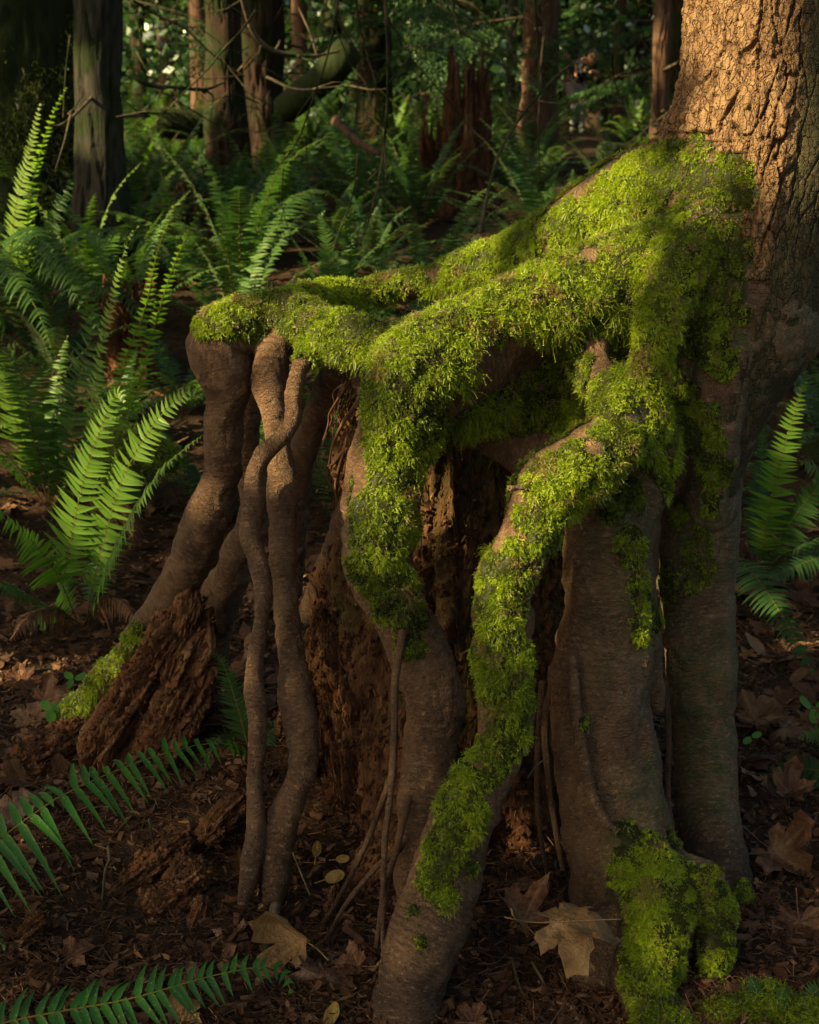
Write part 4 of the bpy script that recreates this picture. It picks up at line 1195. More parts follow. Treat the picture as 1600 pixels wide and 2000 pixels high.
chunk(P(400, 1640, 2.68), P(470, 1560, 2.78), 0.035, 31, 0.6, label='dark broken wood tucked left of the twisting root', mat='rot_dark')

# ------------------------------------------------------------------ leaf litter
def maple(lobes=5, depth=0.52, seed=0, res=3):
    """outline of a lobed leaf, unit size, stem at the origin side; returns (n,2)"""
    r = np.random.default_rng(seed); pts = []
    angs = np.radians([-118, -62, 0, 62, 118]); ln = [0.55, 0.88, 1.0, 0.88, 0.55]
    pts.append((-0.12, -0.06))
    for i, (a, l) in enumerate(zip(angs, ln)):
        l *= r.uniform(0.88, 1.08)
        d = np.array([math.cos(a), math.sin(a)]); s = np.array([-d[1], d[0]])
        for (t, w) in ((0.60, -0.30), (0.76, -0.30), (0.82, -0.15), (1.0, 0.0), (0.82, 0.15), (0.76, 0.30), (0.60, 0.30)):
            pts.append(tuple(d * l * t + s * w * l * r.uniform(0.85, 1.1)))
        if i < 4:
            m_ = (a + angs[i + 1]) / 2; pts.append((math.cos(m_) * 0.50, math.sin(m_) * 0.50))
    pts.append((-0.12, 0.06))
    return np.array(pts)


def leaf_mesh(mb, cen, size, nor, yaw, curl, seed, tint, ringn=3, lobes=True, fold=0.0, cup=0.0):
    r = np.random.default_rng(seed)
    out = maple(seed=seed) if lobes else np.stack([np.cos(np.linspace(-PI, PI, 15)[:-1]) * 0.6 + 0.45, np.sin(np.linspace(-PI, PI, 15)[:-1]) * 0.36], 1)
    n = len(out); V_ = [np.zeros((1, 2))]
    for k in range(1, ringn + 1): V_.append(out * k / ringn)
    uv = np.vstack(V_)
    rr = np.hypot(uv[:, 0], uv[:, 1])
    z = curl * (0.6 * np.abs(uv[:, 1]) ** 1.3 * fold + 0.5 * rr ** 2 * cup) + curl * 0.35 * vnoise(np.stack([uv[:, 0] * 2.4, uv[:, 1] * 2.4, np.full(len(uv), seed * 1.7)], 1), seed) * rr
    z += (0.035 + 0.05 * (ringn > 4)) * vnoise(np.stack([uv[:, 0] * 6, uv[:, 1] * 6, np.full(len(uv), seed * 1.7)], 1), seed) * rr
    if ringn > 4:
        vd = np.full(len(uv), 9.0)
        for da in np.radians([-118, -62, 0, 62, 118]):
            al_ = uv[:, 0] * math.cos(da) + uv[:, 1] * math.sin(da); of_ = -uv[:, 0] * math.sin(da) + uv[:, 1] * math.cos(da)
            vd = np.where(al_ > 0, np.minimum(vd, np.abs(of_)), vd)
        z += 0.09 * smooth(0.0, 0.16, vd) * rr + 0.05 * vnoise(np.stack([uv[:, 0] * 13, uv[:, 1] * 13, np.full(len(uv), seed * 1.7)], 1), seed + 5) * rr
    z += (ringn > 4) * 0.75 * curl * smooth(0.55, 1.05, rr) ** 2 * vnoise(np.stack([uv[:, 0] * 1.8 + 5, uv[:, 1] * 1.8, np.full(len(uv), seed * 2.7)], 1), seed + 3)
    nor = nrm(np.asarray(nor, float)); ref = np.array([math.cos(yaw), math.sin(yaw), 0.0]); A = nrm(ref - nor * ref.dot(nor)); B = np.cross(nor, A)
    v = np.asarray(cen) + size * (uv[:, :1] * A + uv[:, 1:2] * B + z[:, None] * nor)
    tr = [[0, 1 + i, 1 + (i + 1) % n] for i in range(n)]
    q = [[1 + (k - 1) * n + i, 1 + k * n + i, 1 + k * n + (i + 1) % n, 1 + (k - 1) * n + (i + 1) % n] for k in range(1, ringn) for i in range(n)]
    mb.add(v, np.array(q) if q else None, np.array(tr), tint)
    return v


def ground_pt(px, py, lift=0.0):
    """where the view ray meets the terrain"""
    Yv = np.linspace(1.6, 30, 3000); x = (px - 800) / FPX; vv = (1000 - py) / FPX
    d = np.array([x, CP + vv * SP, -SP + vv * CP]); s = Yv / d[1]
    pz = CAM_Z + d[2] * s; hz = H(d[0] * s, Yv)
    k = np.argmax(pz < hz)
    return np.array([d[0] * s[k], Yv[k], hz[k] + lift])


r = np.random.default_rng(77)
mb = MB()
for i in range(2600):
    if i < 1500:
        px, py = r.uniform(-100, 1700), r.uniform(1100, 2060)
        if 100 < px < 1400 and r.uniform() < 0.5 and py < 1500: continue
        if py > 1560 and r.uniform() < 0.6: continue
        Yg = np.interp(py, [1100, 1200, 1250, 1300, 1400, 1500, 1600, 1700, 1800, 1900, 2000, 2060], [4.6, 4.25, 4.06, 3.84, 3.46, 3.14, 2.88, 2.65, 2.45, 2.27, 2.12, 2.0])
        x, y = (px - 800) / FPX * Yg * 1.05, Yg
    else:
        y = r.uniform(3.6, 11); x = r.uniform(-0.42, 0.42) * y
    if py < 1600 and i < 1500 or i >= 1500: sz = r.uniform(0.03, 0.085)
    else: sz = r.uniform(0.010, 0.035)
    if -0.75 < x < 0.5 and y < 3.0: sz *= 0.5
    zc = Hs(x, y) + r.uniform(0.002, 0.02)
    leaf_mesh(mb, (x, y, zc), sz, (r.normal(0, .35), r.normal(0, .35), 1), r.uniform(0, 6.28), r.uniform(0.2, 1.2), i, r.uniform(0, 1) ** 1.4, 2, r.uniform() < 0.6, r.uniform(-0.5, 1), r.uniform(-1, 1))
tag(mb.build('leaf_litter', M['leaf']), 'carpet of dead brown leaves over the forest floor', 'leaf litter', kind='stuff')

# needles, twiglets and crumbs of wood
mb = MB(); n = 70000
Yg = 1.95 + (r.uniform(0, 1, n) ** 1.3) * 3.2
xg = r.uniform(-0.40, 0.48, n) * Yg
zg = H(xg, Yg) + r.uniform(0.001, 0.016, n)
ln = np.where(r.uniform(size=n) < 0.75, r.uniform(0.008, 0.03, n), r.uniform(0.03, 0.08, n)) * np.where(r.uniform(size=n) < .025, 2.6, 1)
wd = np.where(r.uniform(size=n) < 0.86, r.uniform(0.0004, 0.0012, n), r.uniform(0.002, 0.005, n)); ln = np.where(wd > 0.002, np.minimum(ln, 0.028), ln)
a = r.uniform(0, 2 * PI, n); el = r.normal(0, 0.28, n)
dv = np.stack([np.cos(a) * np.cos(el), np.sin(a) * np.cos(el), np.sin(el)], 1); bw = nrm(np.cross(dv, r.normal(size=(n, 3)))); cw = np.cross(dv, bw)
c = np.stack([xg, Yg, zg], 1)
mid = c + cw * (ln * r.normal(0, 0.12, n))[:, None]
p0, p1 = c - dv * ln[:, None] / 2, c + dv * ln[:, None] / 2
v = np.stack([p0 - bw * wd[:, None], p0 + bw * wd[:, None], p0 + cw * wd[:, None] * 1.2, mid - bw * wd[:, None] * 1.2, mid + bw * wd[:, None], mid + cw * wd[:, None] * 1.4, p1], 1)
tq = np.array([[0, 1, 4, 3], [1, 2, 5, 4], [2, 0, 3, 5]]); tt = np.array([[3, 4, 6], [4, 5, 6], [5, 3, 6], [0, 2, 1]])
offs = (np.arange(n) * 7)[:, None, None]
mb.add(v.reshape(-1, 3), (tq[None] + offs).reshape(-1, 4), (tt[None] + offs).reshape(-1, 3), np.repeat(np.clip(r.uniform(0, 1, n) ** 1.7 + 0.25 * fbm(c * 4, 2, 6), 0, 1), 7))
tag(mb.build('forest_debris', M['debris'], None, False), 'needles, twiglets and crumbs of rotted wood on the soil', 'debris', kind='stuff')

# crumbs of bark and wood: chunky
mb = MB(); n = 9000
Yg = 2.0 + r.uniform(0, 1, n) ** 1.2 * 2.2; xg = r.uniform(-0.36, 0.36, n) * Yg; sz = 0.0025 + 0.013 * r.uniform(0, 1, n) ** 2.2
c = np.stack([xg, Yg, H(xg, Yg) + sz * 0.4], 1)
cube = np.array([[x, y, z] for x in (-1, 1) for y in (-1, 1) for z in (-1, 1)], float)
fq = np.array([[0, 1, 3, 2], [4, 6, 7, 5], [0, 4, 5, 1], [2, 3, 7, 6], [0, 2, 6, 4], [1, 5, 7, 3]])
A = nrm(r.normal(size=(n, 3)) * [1, 1, .4]); B = nrm(np.cross(A, r.normal(size=(n, 3)))); C = np.cross(A, B)
cj = cube[None] * r.uniform(0.45, 1.15, (n, 8, 3))
v = c[:, None] + sz[:, None, None] * (cj[..., :1] * A[:, None] * 1.5 + cj[..., 1:2] * B[:, None] * 0.75 + cj[..., 2:] * C[:, None] * 0.45)
mb.add(v.reshape(-1, 3), (fq[None] + (np.arange(n) * 8)[:, None, None]).reshape(-1, 4), None, np.repeat(r.uniform(0, 0.75, n), 8))
tag(mb.build('wood_crumbs', M['debris'], None, False), 'crumbs of dark bark and red wood strewn between the roots', 'wood crumbs', kind='stuff')

# individual fallen leaves
LEAVES = [
 # px, py, lift, size, normal, yaw, material, curl, fold, cup, label
 (1090, 1800, 2.2, 0.125, (-0.15, -0.25, 1.0), -0.1, 'leaf_tan', 1.2, -0.6, -0.5, 'big tan leaf draped against the foot of the broad root column'),
 (592, 1835, 2.33, 0.095, (-0.5, -0.8, 0.2), 1.75, 'leaf_tan', 1.3, 1.6, 0.2, 'upright tan leaf curled behind the crumpled pinkish one'),
 (600, 1895, 2.27, 0.098, (0.1, -0.6, 0.85), -0.5, 'leaf_pink', 1.5, -1.4, 0.4, 'crumpled pinkish brown leaf right of the cut stick'),
 (640, 1725, 0.03, 0.036, (0.0, -0.9, 0.5), 0.6, 'leaf_yellow', 0.7, 0.4, 0.3, 'small yellow brown leaf above the curled tan leaf'),
 (618, 1690, 0.045, 0.028, (0.1, -0.9, 0.5), 1.6, 'leaf_yellow', 0.6, 0.5, 0.3, 'torn yellowish leaf piece, upper of two beneath the stump'),
 (660, 1695, 0.04, 0.024, (0.1, -0.8, 0.5), 0.2, 'leaf_yellow', 0.6, 0.5, 0.3, 'narrow ochre leaf scrap beside the slanting thin roots'),
 (40, 1592, 0.02, 0.075, (0.1, -0.6, 0.8), 2.6, 'leaf_pink', 0.8, 0.5, 0.2, 'pale leaf half hidden by the spotted fern frond at the left edge'),
 (85, 1365, 0.02, 0.10, (0.0, -0.6, 0.85), 0.3, 'leaf', 0.9, 0.6, 0.3, 'wide brown leaf lying left of the mossy root foot'),
 (40, 1320, 0.015, 0.06, (0.2, -0.6, 0.8), 1.9, 'leaf', 0.9, 0.6, 0.3, 'brown leaf near the left edge above the wide one'),
 (380, 1425, 0.06, 0.05, (0.2, -0.9, 0.3), 1.9, 'leaf', 0.7, 0.6, 0.2, 'narrow orange brown leaf standing beside the large rotten block'),
 (1475, 1410, 0.03, 0.10, (-0.2, -0.7, 0.8), 0.9, 'leaf', 1.2, 0.9, 0.2, 'curled brown leaf right of the dark root column'),
 (1530, 1425, 0.03, 0.09, (0.2, -0.6, 0.8), -0.3, 'leaf', 1.2, -0.9, 0.2, 'brown leaf folded over near the right edge'),
 (1540, 1550, 0.03, 0.075, (0.1, -0.7, 0.7), 1.5, 'leaf', 1.0, 0.8, 0.3, 'star shaped brown leaf above the long curled one at the right'),
 (1510, 1660, 0.02, 0.11, (-0.2, -0.6, 0.8), -1.0, 'leaf', 1.4, 1.3, 0.2, 'long curled brown leaf on the litter at the right'),
 (1560, 1800, 0.02, 0.085, (0.0, -0.6, 0.8), -1.6, 'leaf', 1.0, 0.6, 0.3, 'ragged brown leaf in the lower right litter'),
 (1480, 1050, 0.03, 0.09, (0.0, -0.6, 0.8), 0.6, 'leaf', 1.0, 0.6, 0.3, 'brown leaf behind the right hand fern stems'),
 (135, 1860, 0.01, 0.05, (0.0, -0.5, 0.9), 0.6, 'leaf', 0.8, 0.6, 0.3, 'small dark leaf among crumbs in the lower left'),
 (385, 1905, 0.01, 0.035, (0.1, -0.7, 0.7), 2.0, 'leaf_pink', 0.8, 0.6, 0.3, 'small pale leaf behind the lowest fern frond'),
 (350, 1985, 0.01, 0.05, (0.0, -0.5, 0.9), 0.9, 'leaf_tan', 0.8, 0.6, 0.3, 'tan leaf under the lowest fern frond at the bottom edge'),
 (640, 1990, 0.01, 0.035, (0.0, -0.5, 0.9), 1.2, 'leaf_yellow', 0.8, 0.6, 0.3, 'mottled yellow leaf at the bottom edge left of the front root'),
 (925, 1990, 0.01, 0.05, (0.0, -0.5, 0.9), 2.2, 'leaf', 0.8, 0.6, 0.3, 'flat brown leaf at the bottom edge right of the front root'),
 (440, 1865, 0.01, 0.035, (0.0, -0.7, 0.8), 1.2, 'leaf', 0.9, 0.6, 0.3, 'rusty leaf scrap below the root tips'),
 (1022, 1800, 2.25, 0.075, (0.35, -0.55, 0.8), 2.4, 'leaf', 1.5, 1.2, 0.4, 'curled brown leaf tucked under the left side of the big tan leaf'),
 (470, 1700, 0.02, 0.05, (0.2, -0.6, 0.8), 0.9, 'leaf', 1.3, 1.2, 0.3, 'rolled brown leaf just left of the twisting root foot'),
 (700, 1880, 0.015, 0.05, (-0.2, -0.5, 0.8), 2.9, 'leaf', 1.4, 1.1, 0.3, 'dark rolled leaf between the pale crumpled leaf and the front root'),
 (1010, 1730, 0.02, 0.04, (0.0, -0.6, 0.8), 0.3, 'leaf', 0.9, 0.6, 0.3, 'red brown leaf scrap in the gap between the front roots'),
]
for i, (px, py, lift, size, nor, yaw, mt, curl, fold, cup, lab) in enumerate(LEAVES):
    p = P(px, py, lift) if lift > 1 else ground_pt(px, py + 20, lift)
    o = empty('fallen_leaf', p); tag(o, lab, 'leaf', 'individual dead leaves lying on the forest floor')
    mb = MB(); leaf_mesh(mb, p, size, nor, yaw, curl, 500 + i, 0.5, 14, size > 0.04, fold, cup)
    nn = nrm(np.array(nor, float)); ref = np.array([math.cos(yaw), math.sin(yaw), 0]); A_ = nrm(ref - nn * ref.dot(nn)); B_ = np.cross(nn, A_)
    rel = (np.vstack(mb.v) - p) / size; ua, ub = rel @ A_, rel @ B_; vein = np.full(len(rel), 9.0)
    for da in np.radians([-118, -62, 0, 62, 118]):
        along = ua * math.cos(da) + ub * math.sin(da); off_ = -ua * math.sin(da) + ub * math.cos(da)
        vein = np.where(along > 0, np.minimum(vein, np.abs(off_)), vein); vein = np.where(along > 0.15, np.minimum(vein, np.abs(np.mod(along - np.abs(off_) * 0.9, 0.2) - 0.1) * 1.6 + 0.02), vein)
    mb.c = [np.clip(0.42 + 0.95 * fbm(np.vstack(mb.v) * 26, 4, i) + 0.5 * smooth(0.05, 0.0, vein) - 0.35 * smooth(0.75, 1.0, np.hypot(ua, ub)), 0, 1).astype(np.float32)]
    mb.build('blade', M[mt], o)
    nn = nrm(np.array(nor, float)); ref = np.array([math.cos(yaw), math.sin(yaw), 0]); A_ = nrm(ref - nn * ref.dot(nn))
    mb = MB(); c = catmull([p - A_ * size * 0.75 + nn * size * 0.12, p - A_ * size * 0.35, p, p + A_ * size * 0.5 + nn * 0.001, p + A_ * size * 0.9 + nn * 0.001], 0.006)
    tube(mb, c, np.linspace(0.0016, 0.0006, len(c)), 5, 0.8)
    mb.build('midrib', M[mt], o)

# small scraps lying on the moss
for px, py, s, mt, lab in [(1140, 442, 0.010, 'leaf', 'curled red leaf scrap on the upper mossy root'), (1180, 445, 0.007, 'leaf', 'tiny orange scrap right of the curled red one on the moss'),
                           (1240, 500, 0.010, 'leaf', 'red brown bark flake on moss below the trunk'), (1220, 512, 0.008, 'leaf_tan', 'pale splinter flake on moss below the trunk')]:
    h = hit(px, py, 14)
    if h is None: continue
    mb = MB(); leaf_mesh(mb, h + np.array([0, -0.014, 0.012]), s, (-0.4, -0.6, 0.7), 0.5, 1.2, px, 0.6, 3, False, 1, 0)
    tag(mb.build('leaf_scrap', M[mt]), lab, 'leaf scrap', 'scraps caught on the mossy roots')

# ------------------------------------------------------------------ sticks and twigs near the camera
def twig(name, pts, r0, r1, label, mat='twig', cat='twig', group=None, sides=7, wob=0.15, step=0.01, branches=None):
    mb = MB(); c = catmull(pts, step); tube(mb, c, np.linspace(r0, r1, len(c)), sides, 0.5, wob=wob, seed=len(label))
    for bp in branches or []:
        c = catmull(bp, step); tube(mb, c, np.linspace(r1 * 1.3, r1 * 0.4, len(c)), 5, 0.6, wob=wob)
    o = mb.build(name, M[mat]); tag(o, label, cat, group); return o


G_T = 'twigs lying in the litter'
twig('cut_stick', [P(540, 1768, 2.46), P(528, 1830, 2.38), P(518, 1880, 2.33), P(508, 1925, 2.28)], 0.0125, 0.0105, 'pale stick standing below the straight root', cat='stick')
twig('twig', [P(212, 1652, 2.68), P(214, 1680, 2.64), P(206, 1700, 2.6), P(200, 1760, 2.54), P(192, 1820, 2.47)], 0.004, 0.002, 'thin upright twig left of the red wood chunks', group=G_T)
twig('twig', [P(292, 1600, 2.75), P(298, 1640, 2.69), P(302, 1662, 2.66)], 0.003, 0.002, 'short pale twig poking up beside the spotted fern tip', group=G_T)
twig('twig', [P(70, 1870, 2.4), P(110, 1910, 2.33), P(150, 1965, 2.24)], 0.0025, 0.002, 'pale twig slanting through the lower left litter', group=G_T)
twig('twig', [P(95, 1925, 2.3), P(105, 1950, 2.27), P(120, 1985, 2.2)], 0.002, 0.001, 'short twig beside the slanting pale one', group=G_T)
twig('leaf_stalk', [P(572, 1665, 2.5), P(590, 1710, 2.47), P(606, 1748, 2.45)], 0.0018, 0.0022, 'straight pale leaf stalk above the curled tan leaf', group=G_T)
twig('twig', [P(0, 1415, 3.4), P(60, 1425, 3.38), P(100, 1440, 3.36)], 0.004, 0.002, 'pale root-like twig at the left edge beside small green leaves', group=G_T)
twig('twig', [P(1440, 1880, 2.36), P(1490, 1905, 2.32), P(1540, 1860, 2.38), P(1575, 1840, 2.42)], 0.004, 0.003, 'bleached stick in the lower right litter', group=G_T)
twig('twig', [P(860, 1135, 2.8), P(885, 1128, 2.78), P(905, 1120, 2.78)], 0.0015, 0.001, 'pale needle-thin twig inside the hollow', group=G_T)
twig('dead_cedar_sprig', [P(960, 1725, 2.44), P(1000, 1720, 2.44), P(1030, 1722, 2.44)], 0.002, 0.001, 'rusty dead cedar sprig in the gap beside the front root', cat='sprig',
     branches=[[P(970 + 12 * i, 1723, 2.44), P(960 + 12 * i, 1723 + (-1) ** i * 22, 2.43)] for i in range(6)])
twig('twig', [P(1000, 1870, 2.3), P(1015, 1925, 2.24), P(1040, 1975, 2.18)], 0.003, 0.0015, 'rusty twig below the big tan leaf', group=G_T)
twig('twig', [P(1040, 1880, 2.3), P(1060, 1915, 2.26), P(1075, 1950, 2.22)], 0.0035, 0.002, 'grey cedar twig right of the rusty one', group=G_T)
twig('twig', [P(1108, 1865, 2.3), P(1106, 1895, 2.27), P(1110, 1925, 2.24)], 0.004, 0.0035, 'stubby upright twig under the big tan leaf', group=G_T)
twig('twig', [P(1030, 1520, 2.38), P(1048, 1495, 2.38), P(1072, 1478, 2.4)], 0.002, 0.001, 'fine pale twig sticking out right of the kinked root', group=G_T)

# ------------------------------------------------------------------ ferns
def frond_mesh(mbL, mbS, pts, face, npairs=38, plen=0.075, pw=0.0075, seed=0, droop=0.25, hi=True, stem=0.0022, bare=0.14, tint=0.5, cup=0.0, prof=0.35, sweep=0.28):
    """one frond: rachis through pts, lanceolate pinnae both sides; face = direction the blade faces"""
    r = np.random.default_rng(seed)
    c = catmull(pts, 0.02, 5)
    arc = np.concatenate([[0], np.cumsum(np.linalg.norm(np.diff(c, axis=0), axis=1))]); Lt = arc[-1]
    at = lambda s: np.stack([np.interp(s * Lt, arc, c[:, k]) for k in range(3)], 1)
    s = np.linspace(bare, 0.992, npairs) + r.normal(0, 0.15 / npairs, npairs)
    s = np.clip(s, 0, 1)
    p = at(s); T = nrm(at(np.clip(s + 0.02, 0, 1)) - at(np.clip(s - 0.02, 0, 1)))
    F = np.broadcast_to(np.asarray(face, float), p.shape); Nn = nrm(F - T * (F * T).sum(1, keepdims=True)); Sd = np.cross(T, Nn)
    ln = plen * np.minimum(1, 0.55 + 0.45 * (s - bare) / max(prof - bare, .01)) * np.clip((1 - s) / (1 - prof), 0, 1) ** 0.72
    ln = np.where(s < prof, plen * (0.6 + 0.4 * smooth(bare, prof, s)), ln) + 0.003
    sec = np.array([0, .12, .42, .74, 1.0]) if hi else np.array([0, .4, 1.0])
    wf = np.array([.6, 1.0, .80, .42, 0.02]) if hi else np.array([.9, .9, .05])
    for side in (-1, 1):
        gone = r.uniform(size=npairs) < 0.035; jit = r.normal(0, 0.11, (npairs, 1)); l = (ln * r.uniform(0.82, 1.1, npairs) * np.where(gone, 0.12, 1))[:, None, None]
        d = nrm(Sd * side + T * (sweep + jit) + Nn * (cup + r.normal(0, 0.10, (npairs, 1))))
        tt = sec[None, :, None]
        dr = droop * r.uniform(0.6, 1.4, (npairs, 1, 1))
        mid = p[:, None] + l * (d[:, None] * tt + T[:, None] * 0.16 * tt ** 2) + np.array([0, 0, -1.0]) * l * dr * tt ** 2
        wv = nrm(T[:, None] - d[:, None] * 0.2)
        w = (pw * (0.45 + 0.55 * l / plen)) * wf[None, :, None]
        tw = Nn[:, None] * (0.35 * w)
        a = mid - wv * w + tw; b = mid + wv * w + tw
        v = np.stack([a, mid, b], 2)                      # n, sec, 3, 3
        n, m = v.shape[:2]
        k = np.arange(m - 1)[:, None] * 3
        q = np.concatenate([k + [0, 1, 4, 3], k + [1, 2, 5, 4]])
        if side == 1: q = q[:, ::-1]
        off = (np.arange(n) * m * 3)[:, None, None]
        ti = np.repeat(np.clip(tint + 0.35 * (s - 0.4) + r.normal(0, 0.16, n), 0, 1), m * 3)
        mbL.add(v.reshape(-1, 3), (q[None] + off).reshape(-1, 4), None, ti)
    cc = at(np.linspace(0, 1, 18 if hi else 8))
    tube(mbS, cc, np.linspace(stem, stem * 0.25, len(cc)), 6 if hi else 4, np.repeat(np.linspace(0, 1, len(cc)), 6 if hi else 4), cap=False)


def hero_fern(base, label, fronds, mat='fern_bright', group=None):
    """each frond a part of its fern: frond > rachis"""
    o = empty('sword_fern', base); tag(o, label, 'fern', group)
    for i, fd in enumerate(fronds):
        fd = dict(fd); m_ = fd.pop('mat', mat); lab = fd.pop('lab', None)
        a, b = MB(), MB(); frond_mesh(a, b, seed=hash_(label) + i, **fd)
        f = a.build('frond', M[m_], o); b.build('rachis', M['rachis'], f)
        if lab: f['label'] = lab
    return o


def hash_(s): return sum(ord(c) * (i + 3) for i, c in enumerate(s)) % 9973


def PP(*a): return [P(*q) for q in a]


FC = np.array([-0.25, -1.0, 0.35])
hero_fern(P(150, 1230, 4.1), 'bright green fern with three upright sunlit fronds left of the brown elbow root', [
    dict(pts=PP((112, 1215, 4.1), (130, 1100, 4.05), (158, 960, 4.0), (192, 850, 3.96), (222, 776, 3.93), (236, 768, 3.9), (244, 786, 3.87)), face=FC, npairs=44, plen=0.10, pw=0.0098, droop=0.05, cup=-0.1, tint=0.5),
    dict(pts=PP((168, 1215, 4.1), (195, 1090, 4.02), (238, 940, 3.95), (300, 830, 3.9), (352, 775, 3.87), (378, 762, 3.85), (388, 778, 3.84)), face=FC, npairs=46, plen=0.098, pw=0.0095, droop=0.08, tint=0.55),
    dict(pts=PP((172, 1218, 4.1), (205, 1120, 3.95), (262, 1000, 3.85), (320, 915, 3.8), (372, 868, 3.78), (396, 850, 3.76)), face=(-0.9, -0.35, 0.75), npairs=44, plen=0.085, pw=0.0085, droop=0.35, tint=0.6),
    dict(pts=PP((155, 1225, 4.1), (120, 1140, 4.0), (65, 1060, 3.95), (0, 1005, 3.9), (-60, 980, 3.9)), face=(-0.3, -0.5, 1), npairs=40, plen=0.09, droop=0.45, tint=0.2),
    dict(pts=PP((140, 1225, 4.1), (90, 1185, 4.0), (30, 1150, 3.9), (-50, 1140, 3.85)), face=(-0.2, -0.5, 1), npairs=36, plen=0.08, droop=0.5, tint=0.1, mat='fern'),
    dict(pts=PP((165, 1215, 4.15), (190, 1130, 4.3), (205, 1040, 4.4), (230, 960, 4.5)), face=(-0.5, -1, 0.5), npairs=30, plen=0.07, droop=0.2, tint=0.0, mat='fern'),
])
hero_fern(P(170, 1040, 4.9), 'fern with tall curled-tip fronds rising in front of the grey trunk', [
    dict(pts=PP((195, 1040, 4.9), (215, 860, 4.8), (240, 720, 4.7), (285, 600, 4.65), (300, 520, 4.6), (325, 440, 4.6), (352, 404, 4.58), (362, 430, 4.55)), face=(0.6, -1, 0.2), npairs=60, plen=0.046, pw=0.0075, droop=0.2, tint=0.75),
    dict(pts=PP((220, 1040, 4.9), (240, 870, 4.8), (285, 700, 4.7), (325, 560, 4.65), (360, 470, 4.6), (395, 405, 4.58), (410, 408, 4.56), (404, 420, 4.55)), face=(0.8, -1, 0.2), npairs=60, plen=0.048, pw=0.0075, droop=0.25, tint=0.7),
    dict(pts=PP((190, 1030, 4.9), (180, 860, 4.8), (195, 700, 4.72), (225, 560, 4.68), (250, 470, 4.65), (272, 440, 4.64)), face=(-0.8, -1, 0.2), npairs=56, plen=0.055, pw=0.0075, droop=0.2, tint=0.55),
    dict(pts=PP((150, 1040, 4.95), (140, 900, 4.85), (150, 760, 4.8), (180, 640, 4.75), (150, 540, 4.7), (80, 420, 4.7)), face=FC, npairs=60, plen=0.09, pw=0.009, droop=0.2, tint=0.45, mat='fern'),
    dict(pts=PP((210, 1040, 4.95), (245, 950, 5.0), (280, 880, 5.1), (330, 850, 5.2)), face=(0.2, -0.6, 1), npairs=36, plen=0.085, droop=0.3, tint=0.1, mat='fern'),
])
hero_fern(P(50, 960, 5.2), 'fern with a broad yellow-green frond at the left edge', [
    dict(pts=PP((70, 960, 5.2), (40, 850, 5.1), (15, 760, 5.0), (12, 690, 4.95), (35, 672, 4.93)), face=FC, npairs=42, plen=0.10, pw=0.010, droop=0.1, tint=0.75),
    dict(pts=PP((70, 960, 5.2), (60, 830, 5.1), (50, 740, 5.0), (62, 690, 4.95)), face=FC, npairs=42, plen=0.09, pw=0.009, droop=0.1, tint=0.4, mat='fern'),
    dict(pts=PP((80, 960, 5.2), (90, 880, 5.1), (110, 800, 5.0), (150, 740, 4.95), (210, 715, 4.9)), face=(-0.1, -0.6, 1), npairs=42, plen=0.085, pw=0.009, droop=0.3, tint=0.2, mat='fern'),
    dict(pts=PP((60, 960, 5.2), (10, 900, 5.1), (-50, 860, 5.0)), face=(-0.3, -0.6, 1), npairs=34, plen=0.085, pw=0.009, droop=0.3, tint=0.3, mat='fern'),
])
hero_fern(P(70, 700, 6.4), 'large arching fern before the mossy trunk with one frond standing tall', [
    dict(pts=PP((40, 700, 6.4), (25, 560, 6.3), (30, 420, 6.2), (55, 310, 6.15), (75, 220, 6.1), (80, 200, 6.1)), face=(-0.6, -1, 0.1), npairs=52, plen=0.10, pw=0.010, droop=0.2, tint=0.95, mat='fern_bright'),
    dict(pts=PP((60, 700, 6.4), (50, 520, 6.3), (60, 380, 6.2), (90, 260, 6.1), (125, 178, 6.05), (132, 172, 6.03)), face=(0.7, -0.6, 0.1), npairs=52, plen=0.06, pw=0.008, droop=0.2, tint=0.9, mat='fern_bright'),
    dict(pts=PP((60, 700, 6.4), (70, 560, 6.2), (120, 470, 6.0), (220, 450, 5.8), (310, 490, 5.6), (380, 570, 5.5)), face=(0.1, -0.5, 1), npairs=56, plen=0.13, pw=0.011, droop=0.45, tint=0.3, mat='fern'),
    dict(pts=PP((50, 700, 6.4), (20, 520, 6.2), (40, 450, 6.0), (110, 500, 5.7), (170, 590, 5.5), (200, 660, 5.4)), face=(0.1, -0.6, 0.9), npairs=56, plen=0.14, pw=0.012, droop=0.5, tint=0.3, mat='fern'),
    dict(pts=PP((40, 700, 6.4), (-30, 540, 6.1), (-20, 500, 5.9), (30, 540, 5.6), (75, 610, 5.5), (100, 680, 5.4)), face=(0.1, -0.6, 0.9), npairs=56, plen=0.15, pw=0.012, droop=0.5, tint=0.35, mat='fern'),
    dict(pts=PP((60, 700, 6.4), (80, 500, 6.3), (110, 410, 6.2), (140, 350, 6.2), (120, 335, 6.2)), face=(0.2, -0.8, 0.7), npairs=46, plen=0.10, pw=0.010, droop=0.4, tint=0.1, mat='fern'),
    dict(pts=PP((70, 700, 6.4), (100, 600, 6.2), (150, 560, 6.0), (230, 570, 5.9), (300, 640, 5.8)), face=(0.2, -0.6, 0.9), npairs=46, plen=0.11, pw=0.010, droop=0.4, tint=0.1, mat='fern'),
])
